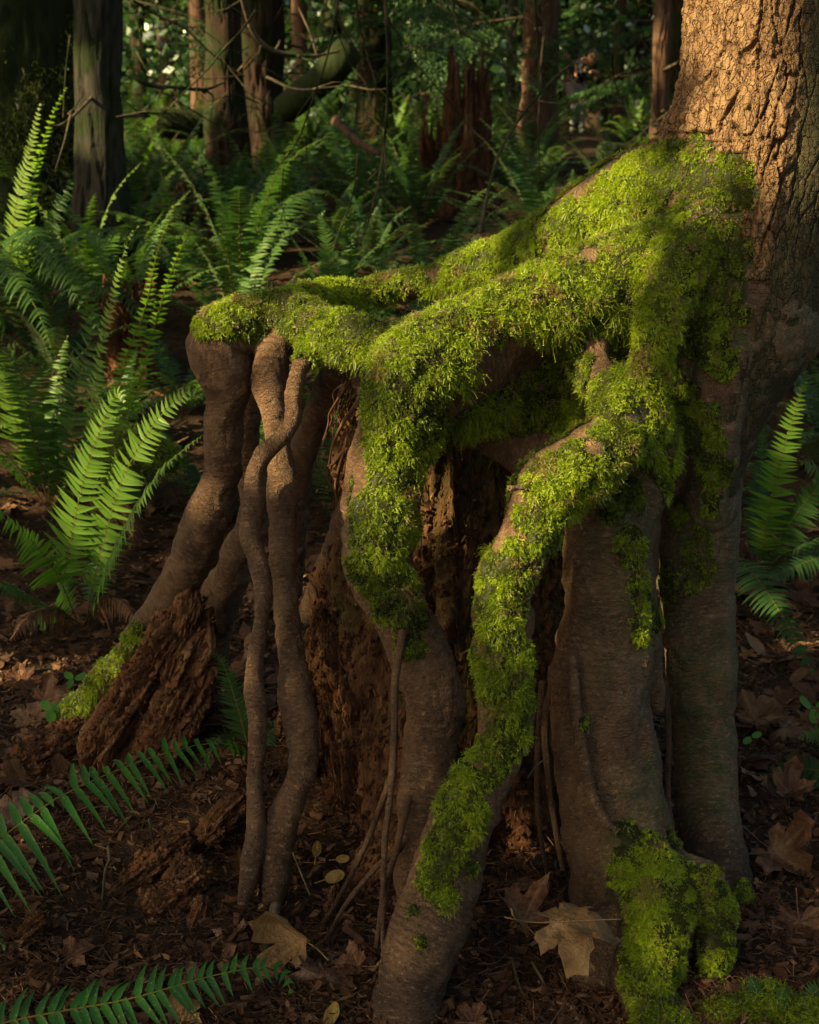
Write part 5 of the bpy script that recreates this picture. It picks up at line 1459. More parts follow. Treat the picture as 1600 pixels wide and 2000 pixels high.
hero_fern(P(-120, 1720, 2.4), 'spotted fern frond arching in from the left over the rotten wood', [
    dict(pts=PP((-260, 1800, 2.3), (-120, 1705, 2.33), (0, 1637, 2.36), (110, 1560, 2.42), (240, 1500, 2.5), (370, 1458, 2.58), (450, 1452, 2.64), (492, 1476, 2.68)), face=(0.1, -0.55, 1), npairs=36, plen=0.115, pw=0.0092, droop=0.55, bare=0.02, tint=0.5, prof=0.3, sweep=0.15),
    dict(pts=PP((-260, 1800, 2.3), (-150, 1760, 2.25), (-60, 1790, 2.2), (10, 1850, 2.15)), face=(0.1, -0.55, 1), npairs=20, plen=0.07, pw=0.009, droop=0.6, bare=0.02, tint=0.4),
], 'fern_spotted')
hero_fern(P(-80, 2060, 2.05), 'low dark green frond lying along the bottom edge at the left', [
    dict(pts=PP((-120, 2040, 2.02), (0, 2000, 2.05), (120, 1975, 2.07), (250, 1952, 2.1), (380, 1915, 2.13), (480, 1892, 2.15), (545, 1890, 2.17), (570, 1940, 2.16)), face=(0.0, -0.75, 0.9), npairs=34, plen=0.075, pw=0.0078, droop=0.35, bare=0.02, tint=0.1, prof=0.4, sweep=0.35),
], 'fern_spotted')
hero_fern(P(450, 1490, 3.1), 'small blue-green fern frond half hidden behind the twisting root', [
    dict(pts=PP((490, 1480, 3.0), (475, 1420, 3.0), (455, 1350, 3.0), (432, 1288, 2.99), (415, 1276, 2.98)), face=(-0.3, -1, 0.3), npairs=30, plen=0.05, pw=0.0055, droop=0.1, tint=0.15, mat='fern'),
    dict(pts=PP((490, 1480, 3.0), (520, 1440, 3.0), (545, 1415, 3.0), (560, 1420, 3.0)), face=(0, -1, 0.6), npairs=18, plen=0.035, pw=0.005, droop=0.2, tint=0.0, mat='fern'),
    dict(pts=PP((490, 1480, 3.0), (440, 1440, 2.95), (420, 1450, 2.9), (400, 1500, 2.85)), face=(0, -0.8, 0.9), npairs=18, plen=0.035, pw=0.005, droop=0.2, tint=0.0, mat='fern'),
])
hero_fern(P(1485, 1151, 4.4), 'tall fern with a long upright frond beside the right edge', [
    dict(pts=PP((1480, 1130, 4.4), (1500, 1010, 4.35), (1530, 880, 4.3), (1560, 780, 4.28), (1575, 740, 4.26)), face=FC, npairs=44, plen=0.08, pw=0.008, droop=0.2, tint=0.45, mat='fern_bright'),
    dict(pts=PP((1480, 1130, 4.4), (1530, 1040, 4.35), (1590, 960, 4.3), (1650, 900, 4.28)), face=FC, npairs=40, plen=0.085, pw=0.0085, droop=0.3, tint=0.3),
    dict(pts=PP((1480, 1130, 4.4), (1480, 1000, 4.45), (1490, 880, 4.5), (1480, 800, 4.5)), face=(0.5, -1, 0.3), npairs=40, plen=0.075, pw=0.009, droop=0.2, tint=0.15, mat='fern'),
    dict(pts=PP((1480, 1130, 4.4), (1540, 1080, 4.2), (1600, 1060, 4.1), (1660, 1090, 4.0)), face=(0.2, -0.6, 0.9), npairs=40, plen=0.09, pw=0.009, droop=0.3, tint=0.3),
], 'fern')
hero_fern(P(1640, 1100, 4.0), 'fern frond hanging down towards the litter at the right edge', [
    dict(pts=PP((1420, 1090, 4.3), (1470, 1120, 4.0), (1520, 1190, 3.8), (1560, 1260, 3.7), (1590, 1320, 3.65)), face=(-0.1, -0.8, 0.7), npairs=40, plen=0.10, pw=0.010, droop=0.2, tint=0.35, bare=0.04),
    dict(pts=PP((1700, 1100, 4.0), (1640, 1080, 3.9), (1570, 1100, 3.8), (1500, 1130, 3.7)), face=(0.1, -0.7, 0.8), npairs=34, plen=0.085, pw=0.009, droop=0.3, tint=0.3),
    dict(pts=PP((1700, 1100, 4.0), (1660, 1000, 3.95), (1610, 930, 3.9), (1560, 900, 3.85)), face=(0.1, -0.9, 0.6), npairs=34, plen=0.085, pw=0.009, droop=0.3, tint=0.6),
], 'fern')
hero_fern(P(1640, 1600, 3.0), 'dark fern frond lying on the litter beside the right hand root', [
    dict(pts=PP((1700, 1560, 2.9), (1620, 1510, 3.0), (1540, 1505, 3.05), (1450, 1545, 3.05)), face=(0.0, -0.8, 0.8), npairs=30, plen=0.065, pw=0.0075, droop=0.2, tint=0.25),
    dict(pts=PP((1700, 1560, 2.9), (1650, 1470, 3.0), (1600, 1430, 3.05), (1560, 1440, 3.05)), face=(0.0, -0.8, 0.8), npairs=24, plen=0.06, pw=0.0075, droop=0.2, tint=0.35),
], 'fern')
hero_fern(P(1560, 2080, 2.1), 'low fern tufts in the bottom right corner', [
    dict(pts=PP((1520, 2060, 2.1), (1500, 1990, 2.14), (1480, 1940, 2.16), (1465, 1905, 2.18)), face=(-0.1, -0.8, 0.6), npairs=26, plen=0.04, pw=0.0045, droop=0.2, tint=0.2),
    dict(pts=PP((1560, 2060, 2.1), (1570, 1990, 2.14), (1590, 1940, 2.16), (1630, 1920, 2.18)), face=(-0.1, -0.8, 0.6), npairs=26, plen=0.04, pw=0.0045, droop=0.2, tint=0.3),
    dict(pts=PP((1540, 2060, 2.1), (1540, 2000, 2.12), (1525, 1960, 2.14), (1530, 1930, 2.15)), face=(-0.1, -0.8, 0.6), npairs=24, plen=0.035, pw=0.0045, droop=0.2, tint=0.3),
], 'fern')
hero_fern(P(655, 620, 5.4), 'pair of slender upright fronds just behind the rear mossy root', [
    dict(pts=PP((655, 640, 5.4), (648, 540, 5.38), (635, 460, 5.36), (626, 425, 5.35), (634, 412, 5.34)), face=FC, npairs=36, plen=0.06, pw=0.0085, droop=0.1, tint=0.6),
    dict(pts=PP((692, 640, 5.4), (686, 560, 5.38), (678, 480, 5.36), (672, 440, 5.35), (684, 415, 5.34), (690, 412, 5.33)), face=(0.5, -1, 0.2), npairs=36, plen=0.06, pw=0.0085, droop=0.1, tint=0.45),
], 'fern')

# old brown fronds collapsed at the feet of the ferns
for pts, pl, lab in [(((150, 1215, 4.1), (110, 1190, 3.95), (60, 1200, 3.85), (20, 1250, 3.8)), 0.06, 'dead brown frond drooping at the foot of the bright fern'),
                     (((175, 1215, 4.1), (200, 1170, 4.0), (245, 1180, 3.9), (270, 1230, 3.85)), 0.05, 'collapsed brown frond right of the bright fern base'),
                     (((200, 1030, 4.9), (235, 980, 4.8), (262, 1010, 4.75), (255, 1080, 4.7)), 0.06, 'old brown frond hanging in the middle of the tall curled fern'),
                     (((1480, 1120, 4.4), (1450, 1060, 4.35), (1435, 1090, 4.3), (1432, 1150, 4.25)), 0.05, 'withered frond beside the dark right hand root column')]:
    a, b = MB(), MB(); frond_mesh(a, b, PP(*pts), (0.1, -0.8, 0.6), 30, pl, 0.007, int(pts[0][0]), 0.9, True, tint=0.3, cup=-0.4)
    o = a.build('dead_frond', M['leaf']); tag(o, lab, 'frond', 'withered brown fern fronds'); b.build('rachis', M['debris'], o)

# small ground plants
def clover(px, py, label, n=3, s=0.02, lift=0.04):
    p = ground_pt(px, py + 15); o = empty('seedling', p); tag(o, label, 'seedling', 'small green plants on the litter')
    mb = MB(); stem = MB(); r = np.random.default_rng(px)
    for i in range(n):
        a = 2 * PI * i / n + r.uniform(0, 1); c = p + np.array([math.cos(a) * s * .3, math.sin(a) * s * .3, lift])
        leaf_mesh(mb, c, s, (r.normal(0, .2), -0.5, 0.8), a, 0.4, px + i, r.uniform(0.3, 0.9), 2, False, 0.5, 0.2)
    tube(stem, catmull([p - [0, 0, .01], p + [0, 0, lift]], 0.01), 0.0012, 5)
    mb.build('leaves', M['clover'], o); stem.build('stem', M['rachis'], o)


clover(88, 1225, 'three-leafed green plant below the bright fern', 4, 0.035)
clover(100, 1400, 'pair of green leaves beside the foot of the mossy left root', 3, 0.035)
clover(145, 1340, 'green seedling behind the wide brown leaf', 3, 0.03)
clover(20, 1510, 'tiny plant at the left edge below the blackened lump', 3, 0.012, 0.02)
clover(1465, 1455, 'small green leaf on the litter right of the dark column', 2, 0.025)
clover(1590, 1400, 'green plant at the right edge above the dark frond', 3, 0.04)

# ------------------------------------------------------------------ undergrowth ferns, copied from a few plants
def fern_plant(seed, n, L, mat, tint):
    r = np.random.default_rng(seed); a, b = MB(), MB()
    for i in range(n):
        az = 2 * PI * (i + r.uniform(-.35, .35)) / n; el = math.radians(r.uniform(42, 82)); l = L * r.uniform(0.65, 1.1)
        h = np.array([math.cos(az), math.sin(az), 0]); pts = []; d = h * math.cos(el) + np.array([0, 0, math.sin(el)]); p = np.zeros(3)
        bend = r.uniform(0.16, 0.42)
        for k in range(6):
            pts.append(p.copy()); p = p + d * l / 5; d = nrm(d + np.array([0, 0, -1]) * bend * (0.4 + 0.25 * k) + h * 0.05)
        frond_mesh(a, b, pts, (0, 0, 1) if el < 1.15 else tuple(-h + [0, 0, 0.3]), int(30 + 8 * L), 0.085 * l / 0.8, 0.0105, seed * 31 + i, 0.3, False, 0.003, tint=np.clip(tint + r.normal(0, .15), 0, 1))
    return a, b


PLANTS = []
for s_, (n, L, mt, ti) in enumerate([(12, 0.9, 'fern', 0.45), (15, 0.75, 'fern', 0.25), (10, 1.0, 'fern', 0.65), (13, 0.62, 'fern', 0.1), (9, 0.85, 'fern_bright', 0.35), (14, 0.95, 'fern', 0.35)]):
    a, b = fern_plant(40 + s_, n, L, mt, ti)
    # leaves and stalks share one mesh with two materials: at this distance a plant reads as one piece
    me = MB(); me.v = a.v + b.v; me.c = a.c + b.c; me.q = a.q + [x + a.n for x in b.q]; me.n = a.n + b.n
    m_ = me.mesh('fern_plant'); m_.materials.append(M[mt]); m_.materials.append(M['rachis'])
    nq = sum(len(x) for x in a.q); mi = np.zeros(len(m_.polygons), np.int32); mi[nq:] = 1
    m_.polygons.foreach_set('material_index', mi); PLANTS.append(m_)


def place_fern(x, y, k, sc, rz, label, group):
    o = bpy.data.objects.new('fern_plant', PLANTS[k]); o.location = (x, y, Hs(x, y) - 0.02); o.rotation_euler = (0, 0, rz); o.scale = (sc, sc, sc)
    COL.objects.link(o); tag(o, label, 'fern', group); return o


r = np.random.default_rng(9)
SPOTS = []
tries = 0
while len(SPOTS) < 285 and tries < 9000:
    tries += 1
    y = 4.7 + (r.uniform() ** 1.35) * 19; x = r.uniform(-0.36, 0.36) * y
    md = 0.26 + 0.024 * y
    if any((x - a) ** 2 + (y - b) ** 2 < md * md for a, b in SPOTS): continue
    px = 800 + x / y * FPX * 1.0
    if y < 5.6 and 380 < px < 1500 and r.uniform() < 0.3: continue
    if abs(px - 1135) < 80 and 9 < y < 26: continue
    if abs(px - 908) < 75 and 7.2 < y < 10.2: continue
    if px < 380 and y < 6.5 and r.uniform() < 0.6: continue
    if px > 1420 and y < 5: continue
    SPOTS.append((x, y))
for x, y in SPOTS:
    px = 800 + x / y * FPX
    side = 'left of the brown elbow root' if px < 370 else ('behind the mossy root bridge' if px < 900 else ('behind the front shoulder of the tree' if px < 1300 else 'right of the tree'))
    dist = 'near' if y < 7 else ('mid-distance' if y < 13 else 'distant')
    place_fern(x, y, int(r.integers(0, 6)), r.uniform(0.7, 1.15) * (1 if y > 6 else 0.8), r.uniform(0, 6.28),
               f'{dist} green sword fern in the undergrowth {side}', f'{dist} ferns {side}')

# ------------------------------------------------------------------ background trees
def trunk_mesh(mb, x, y, r, lean=(0, 0), h=12, flare=1.35, sides=20, seed=0, wob=0.10):
    z = Hs(x, y); zs = np.array([-0.3, 0.0, 0.25, 0.7, 1.5, 3, 6, h]); t = zs / h
    pts = np.stack([x + lean[0] * zs, y + lean[1] * zs, z + zs], 1)
    rr = r * np.interp(zs, [-0.3, 0, 0.25, 0.7, 1.5, 3, 6, h], [flare * 1.25, flare * 1.15, flare, 1.12, 1.02, 0.97, 0.8, 0.25])
    c = catmull(np.hstack([pts, rr[:, None]]), 0.12)
    if y > 15: tube(mb, c[:, :3], c[:, 3], sides, 0.5, False, wob, seed); return c
    low = c[c[:, 2] < z + 3.6]; hi_ = c[c[:, 2] >= z + 3.5]
    lw = catmull(low[::2], 0.03); ns = 110; tt_ = np.linspace(0, 2 * PI, ns, endpoint=False)
    dx, dy = np.cos(tt_)[None], np.sin(tt_)[None]; rr_ = lw[:, 3:4]
    q = np.stack([dx * rr_, dy * rr_, lw[:, 2:3] + 0 * dx], -1).reshape(-1, 3); sh = (len(lw), ns)
    rel = (smooth(0, 0.14, np.abs(fbm(q * np.array([26, 26, 2.6]) + seed, 3, seed))) - 0.5).reshape(sh) * 0.018 + fbm(q * 3, 2, seed + 1).reshape(sh) * 0.05 * rr_ / 0.15 * wob * 8
    R2 = rr_ + rel
    v = np.stack([lw[:, 0:1] + dx * R2, lw[:, 1:2] + dy * R2, lw[:, 2:3] + 0 * R2], -1).reshape(-1, 3)
    i = np.arange(len(lw) - 1)[:, None] * ns; j = np.arange(ns)[None]; k = (j + 1) % ns
    mb.add(v, np.stack([i + j, i + k, i + ns + k, i + ns + j], -1).reshape(-1, 4))
    tube(mb, hi_[:, :3], hi_[:, 3], sides, 0.5, False, wob, seed)
    return c


def spray(mb, p, d, L, r, dens=1.0, leaf=0.05):
    """flat drooping conifer spray"""
    n = int(L / 0.07 * dens) + 3
    s = np.linspace(0.1, 1, n); base = p + d * L * s[:, None] + np.array([0, 0, -1]) * (0.35 * L * s ** 2)[:, None]
    sd = nrm(np.cross(d, [0, 0, 1.0])); pts = []; dirs = []
    for side in (-1, 1):
        bl = 0.32 * L * (1 - 0.7 * s) * r.uniform(0.6, 1.2, n)
        for k in range(5):
            f = (k + 0.5) / 5; pts.append(base + (sd * side + d * 0.5) * (bl * f)[:, None] + np.array([0, 0, -1]) * (0.25 * bl * f ** 2)[:, None]); dirs.append(np.broadcast_to(nrm(sd * side * 0.6 + d), base.shape))
    pts = np.vstack(pts); dirs = nrm(np.vstack(dirs) + r.normal(0, 0.35, (len(pts), 3))); n = len(pts)
    b = nrm(np.cross(dirs, np.array([0, 0, 1.0]) + r.normal(0, 0.4, (n, 3)))); l = leaf * r.uniform(0.7, 1.4, (n, 1)); w = l * 0.28
    v = np.stack([pts, pts + dirs * l * .5 + b * w, pts + dirs * l + [0, 0, -0.3 * leaf], pts + dirs * l * .5 - b * w], 1)
    mb.add(v.reshape(-1, 3), np.arange(4 * n).reshape(-1, 4), None, np.repeat(np.clip(r.normal(0.45, 0.22, n), 0, 1), 4))


def conifer(x, y, rad, bark, label, foliage_h=(2.5, 9), n=34, L=(0.9, 1.9), lean=(0, 0), group=None, bare=8, seed=0, name='conifer_tree', flare=1.35, leaf=0.06):
    r = np.random.default_rng(seed + 500); z = Hs(x, y)
    o = empty(name, (x, y, z)); tag(o, label, 'tree', group)
    mb = MB(); c = trunk_mesh(mb, x, y, rad, lean, 12, flare, 24, seed); mb.build('trunk', M[bark], o)
    mb = MB(); lb = MB()
    for i in range(n):
        zz_ = r.uniform(*foliage_h); az = r.uniform(0, 2 * PI); p = np.array([x + lean[0] * zz_, y + lean[1] * zz_, z + zz_])
        d = nrm(np.array([math.cos(az), math.sin(az), r.uniform(-0.25, 0.15)])); l = r.uniform(*L)
        tube(lb, catmull([p, p + d * l * .5, p + d * l + [0, 0, -0.3 * l]], 0.2), np.linspace(0.018, 0.004, len(catmull([p, p + d * l * .5, p + d * l + [0, 0, -0.3 * l]], 0.2))), 4)
        spray(mb, p, d, l, r, 1.5, leaf)
        for k in range(3):
            q = p + d * l * r.uniform(0.3, 0.8) + [0, 0, -0.1]; d2 = nrm(d + r.normal(0, 0.6, 3) * [1, 1, .3]); spray(mb, q, d2, l * 0.55, r, 1.5, leaf)
    for i in range(bare):
        zz_ = r.uniform(0.6, foliage_h[0] + 0.5); az = r.uniform(0, 2 * PI); p = np.array([x + lean[0] * zz_, y + lean[1] * zz_, z + zz_])
        d = nrm(np.array([math.cos(az), math.sin(az), r.uniform(-0.3, 0.3)])); l = r.uniform(0.5, 1.5)
        cc = catmull([p, p + d * l * .5 + r.normal(0, .06, 3), p + d * l + r.normal(0, .12, 3)], 0.1); tube(lb, cc, np.linspace(0.014, 0.003, len(cc)), 4)
        for k in range(3):
            q = p + d * l * r.uniform(.3, .8); q2 = q + nrm(d + r.normal(0, .7, 3)) * l * .4; tube(lb, np.array([q, (q + q2) / 2 + r.normal(0, .02, 3), q2]), [0.006, 0.004, 0.002], 4)
    mb.build('crown', M['conifer'], o, False); lb.build('limbs', M['twig'], o)
    return o


def at(px, y): return (px - 800) / FPX * y * 1.005


BG = [ # px at base, Y, radius px, bark, label, lean px-ish, foliage start, n
 (85, 8.3, 112, 'bark_mossy', 'massive trunk sheathed in dark moss at the far left', 0.0, 3.0, 16),
 (208, 7.8, 40, 'bark_grey', 'grey ridged trunk standing against the massive mossy one', 0.045, 3.0, 14),
 (412, 17.0, 17, 'bark_red', 'slim reddish trunk catching light left of the dark pair', 0.0, 3.2, 18),
 (458, 11.5, 33, 'bark_dark', 'broad dark trunk with furrowed bark behind the ferns', 0.0, 2.3, 26),
 (522, 12.6, 42, 'bark_dark', 'blackish trunk close right of the broad furrowed one', 0.0, 2.3, 26),
 (598, 21.0, 14, 'bark_red', 'thin rust coloured trunk in the gap near the leaning log', 0.0, 3.0, 14),
 (735, 13.5, 30, 'bark_dark', 'dark trunk hidden among drooping conifer branches at top centre', 0.0, 1.9, 44),
 (1040, 14.5, 30, 'bark_red', 'dark red flaring trunk left of the photographer', 0.012, 2.2, 26),
 (1268, 12.0, 14, 'bark_red', 'slender sunlit trunk between the photographer and the big tree', -0.01, 2.4, 16),
 (1300, 12.6, 22, 'bark_dark', 'shaded trunk directly behind the slender sunlit one', 0.0, 2.3, 22),
 (1188, 19.5, 10, 'bark_dark', 'thin brown sapling stem right behind the photographer', 0.0, 4.5, 3),
 (985, 19.0, 9, 'bark_grey', 'thin mottled grey stem left of the dark red trunk', 0.02, 2.6, 12),
 (300, 23.0, 14, 'bark_dark', 'far dark trunk in the bright gap left of the reddish trunk', 0.0, 2.2, 26),
 (350, 26.0, 15, 'bark_red', 'far brown trunk behind the slim reddish one', 0.0, 2.5, 26),
 (660, 24.0, 16, 'bark_dark', 'distant trunk behind the leaning mossy log', 0.0, 1.6, 34),
 (840, 20.0, 14, 'bark_dark', 'distant dark trunk above the pointed rotten stump', 0.0, 1.6, 40),
 (905, 25.0, 16, 'bark_grey', 'distant grey trunk right of the pointed rotten stump', 0.0, 1.6, 34),
 (1100, 27.0, 14, 'bark_dark', 'distant trunk above the photographer', 0.0, 1.4, 38),
 (1150, 31.0, 16, 'bark_dark', 'farthest trunk right of the photographer', 0.0, 1.2, 38),
 (1230, 24.0, 14, 'bark_dark', 'distant trunk among bright leaves left of the big tree', 0.0, 1.2, 38),
 (500, 29.0, 18, 'bark_dark', 'distant trunk seen between the dark pair', 0.0, 1.8, 30),
 (565, 33.0, 16, 'bark_red', 'distant pale trunk in the centre left gap', 0.0, 2.0, 26),
 (1560, 16.0, 20, 'bark_dark', 'dark trunk behind the leaning tree at the right edge', 0.0, 1.4, 30),
 (1680, 9.0, 40, 'bark_dark', 'dark trunk just beyond the right edge', 0.0, 2.0, 20),
]
for i, (px, y, rp, bk, lab, lean, f0, n) in enumerate(BG):
    conifer(at(px, y), y, rp * y / FPX, bk, lab, (f0, f0 + 3), int(n * 0.45), (0.8, 1.9), (lean, 0), None, 6, i, leaf=0.03 + 0.0022 * y)

# moss hair on the massive trunk: shoots all over its lower part
mt_o = [o for o in bpy.data.objects if o.get('label', '').startswith('massive trunk')][0]
tr_o = [c for c in mt_o.children if c.name.startswith('trunk')][0]
r = np.random.default_rng(4); n = 9000
zs_ = r.uniform(-0.2, 2.6, n); th_ = r.uniform(-PI, 0.3, n); rr_ = 112 * 8.3 / FPX * np.interp(zs_, [0, .25, .7, 1.5, 3], [1.5, 1.35, 1.12, 1.02, .97])
base = np.stack([at(85, 8.3) + np.cos(th_) * rr_, 8.3 + np.sin(th_) * rr_, Hs(at(85, 8.3), 8.3) + zs_], 1)
nor = np.stack([np.cos(th_), np.sin(th_), 0 * th_], 1)
kk = fbm(base * 5, 2, 3) > -0.15; base, nor = base[kk], nor[kk]; n = len(base)
mb = MB(); moss_shoots(base, nor, r.uniform(0.04, 0.10, n), np.clip(r.normal(0.15, 0.12, n), 0, 1), mb, 8, 4.5, 1.0)
mb.build('moss', M['moss'], tr_o)

# leaning mossy log, fallen log, stumps
def log_thing(name, a, b, r0, r1, bark, label, cat='log', seed=0):
    mb = MB(); c = catmull([a, (np.array(a) + np.array(b)) / 2 + [0, 0, -0.03], b], 0.08)
    tube(mb, c, np.linspace(r0, r1, len(c)), 20, 0.5, True, 0.18, seed)
    return tag(mb.build(name, M[bark]), label, cat)


log_thing('fallen_log', P(555, 215, 11.0), P(680, 100, 10.6), 0.10, 0.12, 'bark_mossy', 'mossy log leaning up to the right behind the dark trunks')
log_thing('fallen_log', P(310, 240, 13.5), P(448, 232, 13.8), 0.13, 0.15, 'bark_mossy', 'mossy log lying level below the bright ferns at left')
log_thing('fallen_log', P(1380, 290, 12.0), P(1180, 300, 11.0), 0.10, 0.09, 'bark_mossy', 'low mossy log behind the root flare')
log_thing('fallen_branch', P(655, 235, 9.5), P(740, 300, 9.0), 0.035, 0.02, 'bark_red', 'pale brown branch lying among mid ferns', 'branch')


def bg_stump(px, y, zt, r0, r1, label, mat, seed, jag=0.3):
    x = at(px, y); z = Hs(x, y); mb = MB()
    v, q, t, ti = stump_mesh(x, y, z - 0.1, z + zt, r0, r1, seed, jag, 120, 60, (0, 0), 26)
    mb.add(v, q, t, ti); return tag(mb.build('rotten_stump', M[mat], None, True, dict(green=np.clip(fbm(v * 3, 2, seed), 0, .6))), label, 'stump')


bg_stump(908, 9.5, 0.80, 0.25, 0.12, 'pointed reddish rotten stump among ferns at top centre', 'rot_dark', 61, 0.34)
bg_stump(848, 9.7, 0.50, 0.16, 0.09, 'low dark stump touching the left side of the pointed one', 'rot_dark', 62, 0.2)
bg_stump(262, 6.3, 0.42, 0.15, 0.12, 'dark mossy stump behind the tall curled fronds', 'rot_dark', 63, 0.1)
bg_stump(395, 9.6, 0.22, 0.16, 0.15, 'flat-topped dark stump left of the broad furrowed trunk', 'rot_dark', 64, 0.06)

# moss hummocks
def hummock(h0, sz, n, lab, seed, ls=1.0, t0=0.3):
    mb = MB(); r = np.random.default_rng(seed); sz = np.array(sz); h0 = h0 - np.array([0, 0, sz[2]])
    d_ = nrm(r.normal(size=(n, 3))); d_[:, 2] = np.abs(d_[:, 2]); base = h0 + d_ * sz * (1 + 0.12 * fbm(d_ * 3, 2, seed))[:, None]
    u_ = np.linspace(0, PI / 2, 8); w_ = np.linspace(0, 2 * PI, 17)[:-1]
    UU, WW = np.meshgrid(u_, w_, indexing='ij'); dd = np.stack([np.cos(UU) * np.cos(WW), np.cos(UU) * np.sin(WW), np.sin(UU)], -1).reshape(-1, 3)
    hv = h0 + dd * sz * (0.98 + 0.12 * fbm(dd * 3, 2, seed))[:, None]
    i = np.arange(7)[:, None] * 16; j = np.arange(16)[None]; k = (j + 1) % 16
    mb.add(hv, np.stack([i + j, i + k, i + 16 + k, i + 16 + j], -1).reshape(-1, 4), None, 0.0)
    moss_shoots(base, d_, r.uniform(0.012, 0.024, n) * ls, np.clip(r.normal(t0, 0.18, n), 0, 1), mb, seed + 1, 1.1 * ls)
    tag(mb.build('moss_hummock', M['moss']), lab, 'moss')


hummock(P(262, 840, 4.7), (0.16, 0.12, 0.14), 2600, 'dark green moss hummock behind the bright fern tips', 14, 1.8)
hummock(P(1500, 1935, 2.17), (0.055, 0.05, 0.045), 2600, 'rounded moss cushion in the bottom right corner beside the tree foot', 16, 1.0, 0.45)
hummock(P(1585, 1965, 2.13), (0.05, 0.05, 0.035), 2200, 'low moss cushion at the very corner right of the rounded one', 18, 1.0, 0.4)
hummock(P(1425, 1965, 2.14), (0.06, 0.05, 0.04), 2600, 'broad moss cushion joining the mossy toe to the corner cushions', 24, 1.0, 0.4)
hummock(P(1120, 1835, 2.33) + np.array([0, .05, 0]), (0.03, 0.03, 0.03), 500, 'small dark moss pad behind the large tan leaf', 20, 0.8, 0.2)

# ------------------------------------------------------------------ bare hanging branches in front of the far forest
HB = [
 ([(672, -120), (660, 0), (640, 110), (612, 200), (580, 280), (530, 342)], 5.2, 3.0, 'long bare twig hanging from the top and sweeping left, nearest the centre left'),
 ([(648, -120), (640, 0), (615, 70), (575, 150)], 5.5, 1.8, 'short bare twig hanging beside the long sweeping one'),
 ([(745, -120), (752, 0), (755, 100), (757, 190), (748, 280), (735, 380), (700, 480)], 5.0, 4.2, 'forked bare stem dropping from the top left of the pointed stump'),
 ([(740, -60), (755, 30), (790, 85), (812, 120), (880, 200), (960, 300)], 5.6, 2.4, 'yellowish twig slanting down right across the pointed stump'),
 ([(692, -60), (700, 30), (720, 110), (735, 180), (752, 330)], 6.0, 2.4, 'thin leaning twig left of the forked bare stem'),
 ([(1043, -120), (1046, 0), (1052, 120), (1052, 260), (1056, 385)], 5.4, 2.8, 'straight dark twig hanging in front of the dark red trunk'),
 ([(938, 455), (952, 380), (975, 300), (1010, 240), (1050, 190), (1100, 140), (1160, 95)], 4.6, 4.2, 'grey sapling arching up right from behind the mossy root'),
 ([(500, 20), (470, 60), (430, 100), (400, 140), (340, 200), (290, 250)], 7.0, 2.6, 'pale bare twig crossing the dark trunks diagonally'),
 ([(460, -60), (478, 20), (500, 70), (540, 100), (600, 110), (660, 100)], 7.4, 7.0, 'thick curved mossy branch crossing before the blackish trunk'),
 ([(250, 140), (290, 165), (340, 170), (400, 175), (440, 160)], 7.2, 6.0, 'dark drooping limb reaching right from the grey trunk'),
 ([(255, 0), (310, 30), (360, 55), (420, 110), (480, 150)], 7.6, 3.0, 'dark limb above the drooping one at upper left'),
 ([(1195, 100), (1200, 160), (1225, 215), (1262, 265), (1280, 285)], 5.6, 2.0, 'fine twig curving down towards the tree flare'),
 ([(1440, 2000), (1470, 1920), (1500, 1860), (1555, 1980), (1600, 2040)], 2.25, 0.1, None),
 ([(980, -60), (975, 10), (962, 40), (958, 62)], 4.8, 2.4, 'pale stub of a twig at the top edge right of centre'),
 ([(555, 330), (552, 400), (568, 470)], 4.9, 1.2, 'thin dead twig tip hanging low behind the left root'),
 ([(600, 270), (602, 350), (612, 400)], 5.0, 1.2, 'thin dead twig tip hanging right of the left one'),
 ([(520, 150), (580, 175), (650, 170), (720, 165)], 7.5, 3.0, 'level dead limb before the leaning mossy log'),
 ([(300, 170), (350, 200), (400, 230), (450, 260)], 8.0, 2.4, 'dead branchlet dropping right above the level mossy log'),
 ([(790, 90), (830, 90), (862, 84)], 5.6, 1.6, 'short side twig above the pointed stump'),
 ([(880, 0), (900, 60), (960, 90), (1000, 100)], 7.0, 2.4, 'arching dark twig left of the dark red trunk'),
 ([(700, 300), (690, 380), (655, 480), (640, 560)], 5.2, 1.8, 'thin dark twig running down from the forked bare stem'),
 ([(760, 160), (785, 130), (800, 110)], 5.0, 2.0, 'upper spur of the forked bare stem'),
]
r = np.random.default_rng(3)
for pts, y, w, lab in HB:
    if lab is None: continue
    mb = MB(); pp = [P(a + r.normal(0, 1.5), b, y + 0.1 * i + r.normal(0, 0.05)) for i, (a, b) in enumerate(pts)]
    c = catmull(pp, 0.03); tube(mb, c, np.linspace(w, w * 0.35, len(c)) * y / FPX, 6, 0.5, wob=0.2)
    for k in range(3):
        i = int(len(c) * r.uniform(0.3, 0.85)); q = c[i]; dd = nrm(nrm(c[min(i + 1, len(c) - 1)] - c[i]) + r.normal(0, 0.6, 3)); l = r.uniform(0.08, 0.3)
        tube(mb, np.array([q, q + dd * l * .5 + r.normal(0, .01, 3), q + dd * l]), np.array([0.5, 0.35, 0.15]) * w * y / FPX, 5)
    tag(mb.build('bare_branch', M['twig']), lab, 'branch', 'bare twigs and limbs before the far forest')
